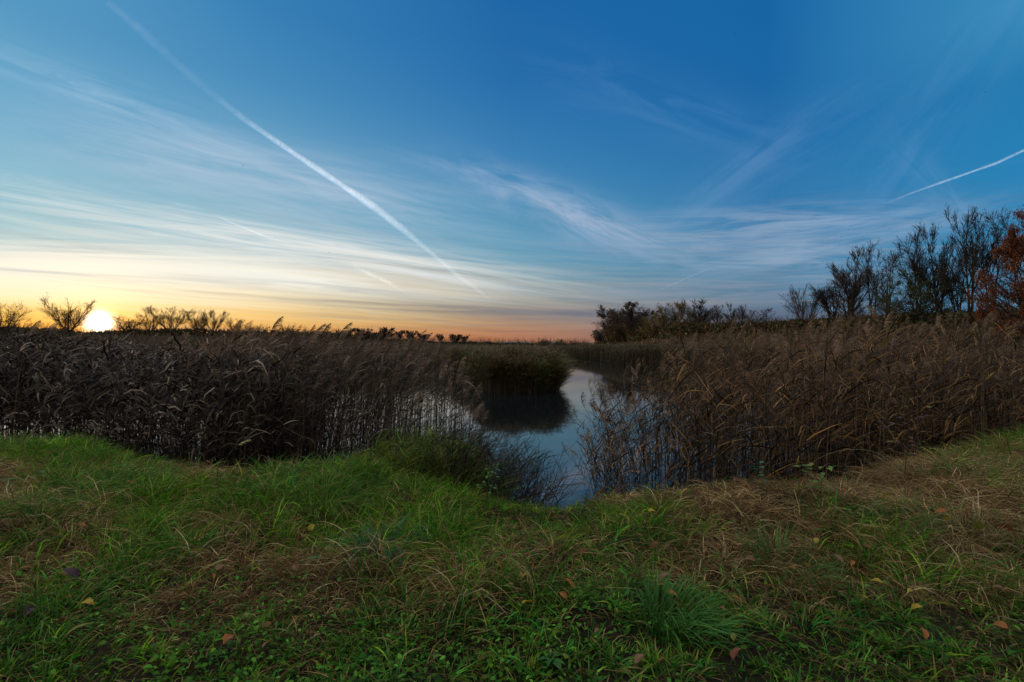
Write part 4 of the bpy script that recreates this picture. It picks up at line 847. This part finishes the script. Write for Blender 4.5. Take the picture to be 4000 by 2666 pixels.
LC = {'orange': (.36, .13, .03), 'yellow': (.42, .30, .03), 'rust': (.20, .07, .03), 'brown': (.22, .12, .06), 'purple': (.07, .03, .05), 'olive': (.18, .19, .03)}
lproto = {}
def put_leaf(px, py, col, shape, size, label, group=None, up=.055, tilt=None):
    k = (col, shape)
    if k not in lproto: lproto[k] = make_leaf(shape, LC[col]); o = lproto[k]
    else: o = lproto[k].copy(); COL.objects.link(o)
    x, y, z = ground_at(px, py); o.location = (x, y, z+up); o.scale = (size,)*3
    o.rotation_euler = (random.uniform(-.5, .9), random.uniform(-.6, .3), random.uniform(0, 6.28)) if tilt is None else tilt
    return tag(o, label, 'leaf', group)
NL = [(3605, 2555, 'orange', 'oval', .07, 'orange leaf standing out in the green grass low at right', .08), (2860, 2640, 'rust', 'wide', .08, 'large rust red leaf at the bottom right of the middle', .08), (3110, 2262, 'orange', 'wide', .07, 'orange leaf curled dark at its edge, right of the middle', .06),
 (3290, 2270, 'brown', 'slim', .10, 'long tan leaf, left one of a hanging pair', .12), (3320, 2278, 'orange', 'slim', .10, 'long orange tan leaf, right one of a hanging pair', .12), (2810, 2115, 'yellow', 'oval', .06, 'bright yellow leaf in the dry grass right of the middle', .09),
 (3655, 2050, 'orange', 'oval', .08, 'small orange leaf above a leaf pair on the right bank', .12), (3680, 2075, 'yellow', 'slim', .09, 'yellow slim leaf on the right bank', .1), (3820, 2150, 'olive', 'wide', .12, 'large olive yellow leaf near the right edge', .12),
 (3960, 2110, 'rust', 'oval', .12, 'reddish leaf near the right edge', .12), (3440, 2010, 'yellow', 'oval', .10, 'yellow leaf beside a small brown one amid tan grass', .14), (2530, 2055, 'yellow', 'oval', .08, 'golden leaf at the left of the straw coloured slope', .12),
 (2240, 2335, 'orange', 'slim', .08, 'orange slim leaf alone right of the blue green tussock', .06), (2215, 2370, 'orange', 'oval', .06, 'orange leaf lying in green grass at the lower middle', .05), (2570, 2330, 'brown', 'wide', .09, 'curled pale brown leaf left of the bright green tussock', .08),
 (1550, 2108, 'yellow', 'slim', .09, 'yellow jagged leaf above the blue green tussock', .1), (1490, 2258, 'rust', 'oval', .05, 'small rust leaf at the heart of the blue green tussock', .12), (525, 1935, 'orange', 'wide', .08, 'dull orange leaf in a pair on the left bank', .1),
 (390, 2165, 'rust', 'oval', .09, 'red leaf at the left middle of the bank', .08), (310, 2298, 'purple', 'wide', .10, 'purple leaf at the lower left', .07), (260, 2290, 'rust', 'oval', .06, 'small dark red leaf left of the purple one', .07), (320, 2090, 'orange', 'slim', .11, 'long orange leaf on the left bank', .09),
 (690, 1840, 'yellow', 'wide', .07, 'bright yellow leaf on the crest of the left bank', .14), (880, 1805, 'orange', 'wide', .07, 'orange brown leaf on the crest of the left bank', .14), (130, 2405, 'purple', 'oval', .10, 'dark purple leaf at the lowest left', .05), (240, 2580, 'olive', 'slim', .16, 'long yellow green leaf lying at the bottom left', .08),
 (1300, 2210, 'olive', 'wide', .09, 'olive leaf left of the blue green tussock', .08), (2540, 2180, 'rust', 'oval', .08, 'small rust leaf under arching dry blades', .07), (1210, 2130, 'yellow', 'wide', .07, 'yellow leaf among long green blades on the left bank', .12), (2480, 2640, 'brown', 'oval', .07, 'brown leaf at the bottom edge below the bright green tussock', .06)]
for px, py, c, s, sz, lab, up in NL: put_leaf(px, py, c, s, sz, lab, up=up)
for q in range(120):
    c = random.choice(['orange', 'yellow', 'rust', 'brown', 'olive', 'brown', 'rust']); px = 40+3920*random.random()**.7; py = 1352+random.uniform(23.5, 35.5)**2; wh = ('left', 'middle', 'right')[int(px//1334)]; nf = 'front' if py > 2280 else 'rear'
    put_leaf(px, py, c, random.choice(['oval', 'wide', 'slim']), random.uniform(.035, .075), f'small {c} fallen leaf half sunk in grass, {nf} of the bank, {wh} third', f'small {c} fallen leaves in the grass', up=random.uniform(.03, .12))
# leafy plants
def leafy_plant(px, py, h, n, ls, cols, label, name='weed', spread=.10, pairs=True):
    x, y, z = ground_at(px, py); r = empty(name, (x, y, z)); G = Geo(); P = paths(np.zeros((1, 3)), np.array([[.05, 0, 1.]]), np.array([h]), np.array([[.1, 0, 0.]]), 6, 1, .03)
    G.tube(P, np.linspace(.004, .0015, 7)[None], tone(1, (.08, .07, .04)), 5); G.build('stem', MAT_BARK, r)
    G = Geo(); t = rng.uniform(.35, 1, n); B = np.stack([np.interp(t, np.linspace(0, 1, 7), P[0, :, k]) for k in range(3)], 1); a = rng.uniform(0, 6.28, n); hor = np.stack([np.cos(a), np.sin(a), 0*a+.25], 1)
    B = B+hor*rng.uniform(0, spread, n)[:, None]; LP = paths(B, nrm(hor), ls*rng.uniform(.6, 1.2, n), np.tile([[0, 0, -.8]], (n, 1)), 5)
    c = np.array(cols)[rng.integers(0, len(cols), n)]*rng.uniform(.7, 1.3, (n, 1)); G.ribbon(LP, (ls*.55*rng.uniform(.7, 1.1, n))[:, None]*np.array([.15, .9, 1, .8, .4, .03])[None, :], np.tile([[0, 0, 1.]], (n, 1))+rng.normal(0, .3, (n, 3)), c)
    G.build('leaves', MAT_LEAF, r); return tag(r, label, 'plant')
leafy_plant(1900, 1985, .38, 26, .05, [(.08, .2, .04), (.06, .16, .04)], 'slender green sapling with lobed leaves at the left of the gap')
leafy_plant(3200, 1960, .30, 30, .085, [(.12, .2, .03), (.16, .2, .03)], 'yellow green broad leaved plant at the foot of the right reeds', spread=.2)
leafy_plant(2990, 1950, .34, 16, .06, [(.04, .14, .06)], 'small dark green nettle before the right reeds')
leafy_plant(3530, 1880, .75, 44, .075, [(.06, .03, .04), (.14, .05, .03), (.12, .12, .03)], 'purple and red leaved bramble at the right end of the reeds', name='bramble', spread=.25)
leafy_plant(3330, 2090, .16, 18, .06, [(.12, .18, .03)], 'low yellow green sprig in the dry grass at right', spread=.12)
leafy_plant(60, 1910, .12, 26, .08, [(.07, .16, .04), (.06, .14, .05)], 'low green broad leaved plant at the left edge', spread=.22)
leafy_plant(330, 1935, .12, 26, .08, [(.08, .13, .04), (.12, .15, .04)], 'low pale green leaf cluster left of the orange leaf pair', spread=.2)
leafy_plant(1260, 2215, .08, 12, .05, [(.05, .2, .06)], 'tiny bright green clover sprig above the low green ground', spread=.05)
leafy_plant(2150, 2600, .05, 8, .075, [(.04, .15, .03)], 'flat green plantain rosette at the bottom middle', spread=.03)
leafy_plant(2060, 1960, .2, 16, .035, [(.06, .15, .05)], 'fine leaved green sprig at the edge of the water', spread=.08)
# long pale stalks
def stalk(pts, d, label, w=.004, col=(.34, .28, .17), head=False):
    P = np.array([[(px-2000)/F*d, d, CAMZ+(HY-py)/F*d] for px, py in pts]); s = np.linspace(0, len(P)-1, 14)
    t = np.arange(len(P)); Q = np.stack([np.interp(s, t, P[:, k]) for k in range(3)], 1)
    for _ in range(2): Q[1:-1] = (Q[:-2]+2*Q[1:-1]+Q[2:])/4
    base = Q[0].copy(); Q = Q-base; Q[:, 1] += np.linspace(0, .25, 14); r = empty('grass_stalk', tuple(base)); G = Geo(); G.tube(Q[None], np.linspace(w/2, w/5, 14)[None], tone(1, col), 4); G.build('stem', MAT_GRASS, r)
    if head: G = Geo(); plumes(G, Q[None, -2], nrm(Q[None, -1]-Q[None, -2]), np.array([.12]), col, 40); G.build('seed_head', MAT_PLUME, r)
    tag(r, label, 'grass stalk')
stalk([(760, 2060), (800, 1960), (840, 1850), (858, 1780), (905, 1738)], 5.2, 'pale grass stalk with nodding seed head above the left bank', .004, head=True)
stalk([(3300, 2200), (3210, 2110), (3150, 2010), (3105, 1960)], 3.7, 'long pale stalk leaning left across the right bank', .005)
stalk([(3620, 2010), (3500, 1800), (3420, 1760), (3290, 1780), (3220, 1840)], 4.6, 'long arching straw blade over the right bank crest', .005)
stalk([(2680, 1920), (2700, 1790), (2690, 1740), (2650, 1735)], 5.6, 'stalk with drooping pale seed head before the right reeds', .005, head=True)
stalk([(2480, 2330), (2500, 2210), (2380, 2100)], 3.2, 'bent pale stalk right of the middle of the bank', .004)
stalk([(1930, 2340), (1925, 2260), (1920, 2180)], 3.1, 'short upright pale stalk in the middle of the bank', .006)
stalk([(3040, 2520), (2920, 2350), (2850, 2270)], 2.7, 'pale stalk leaning left at the lower right', .004)
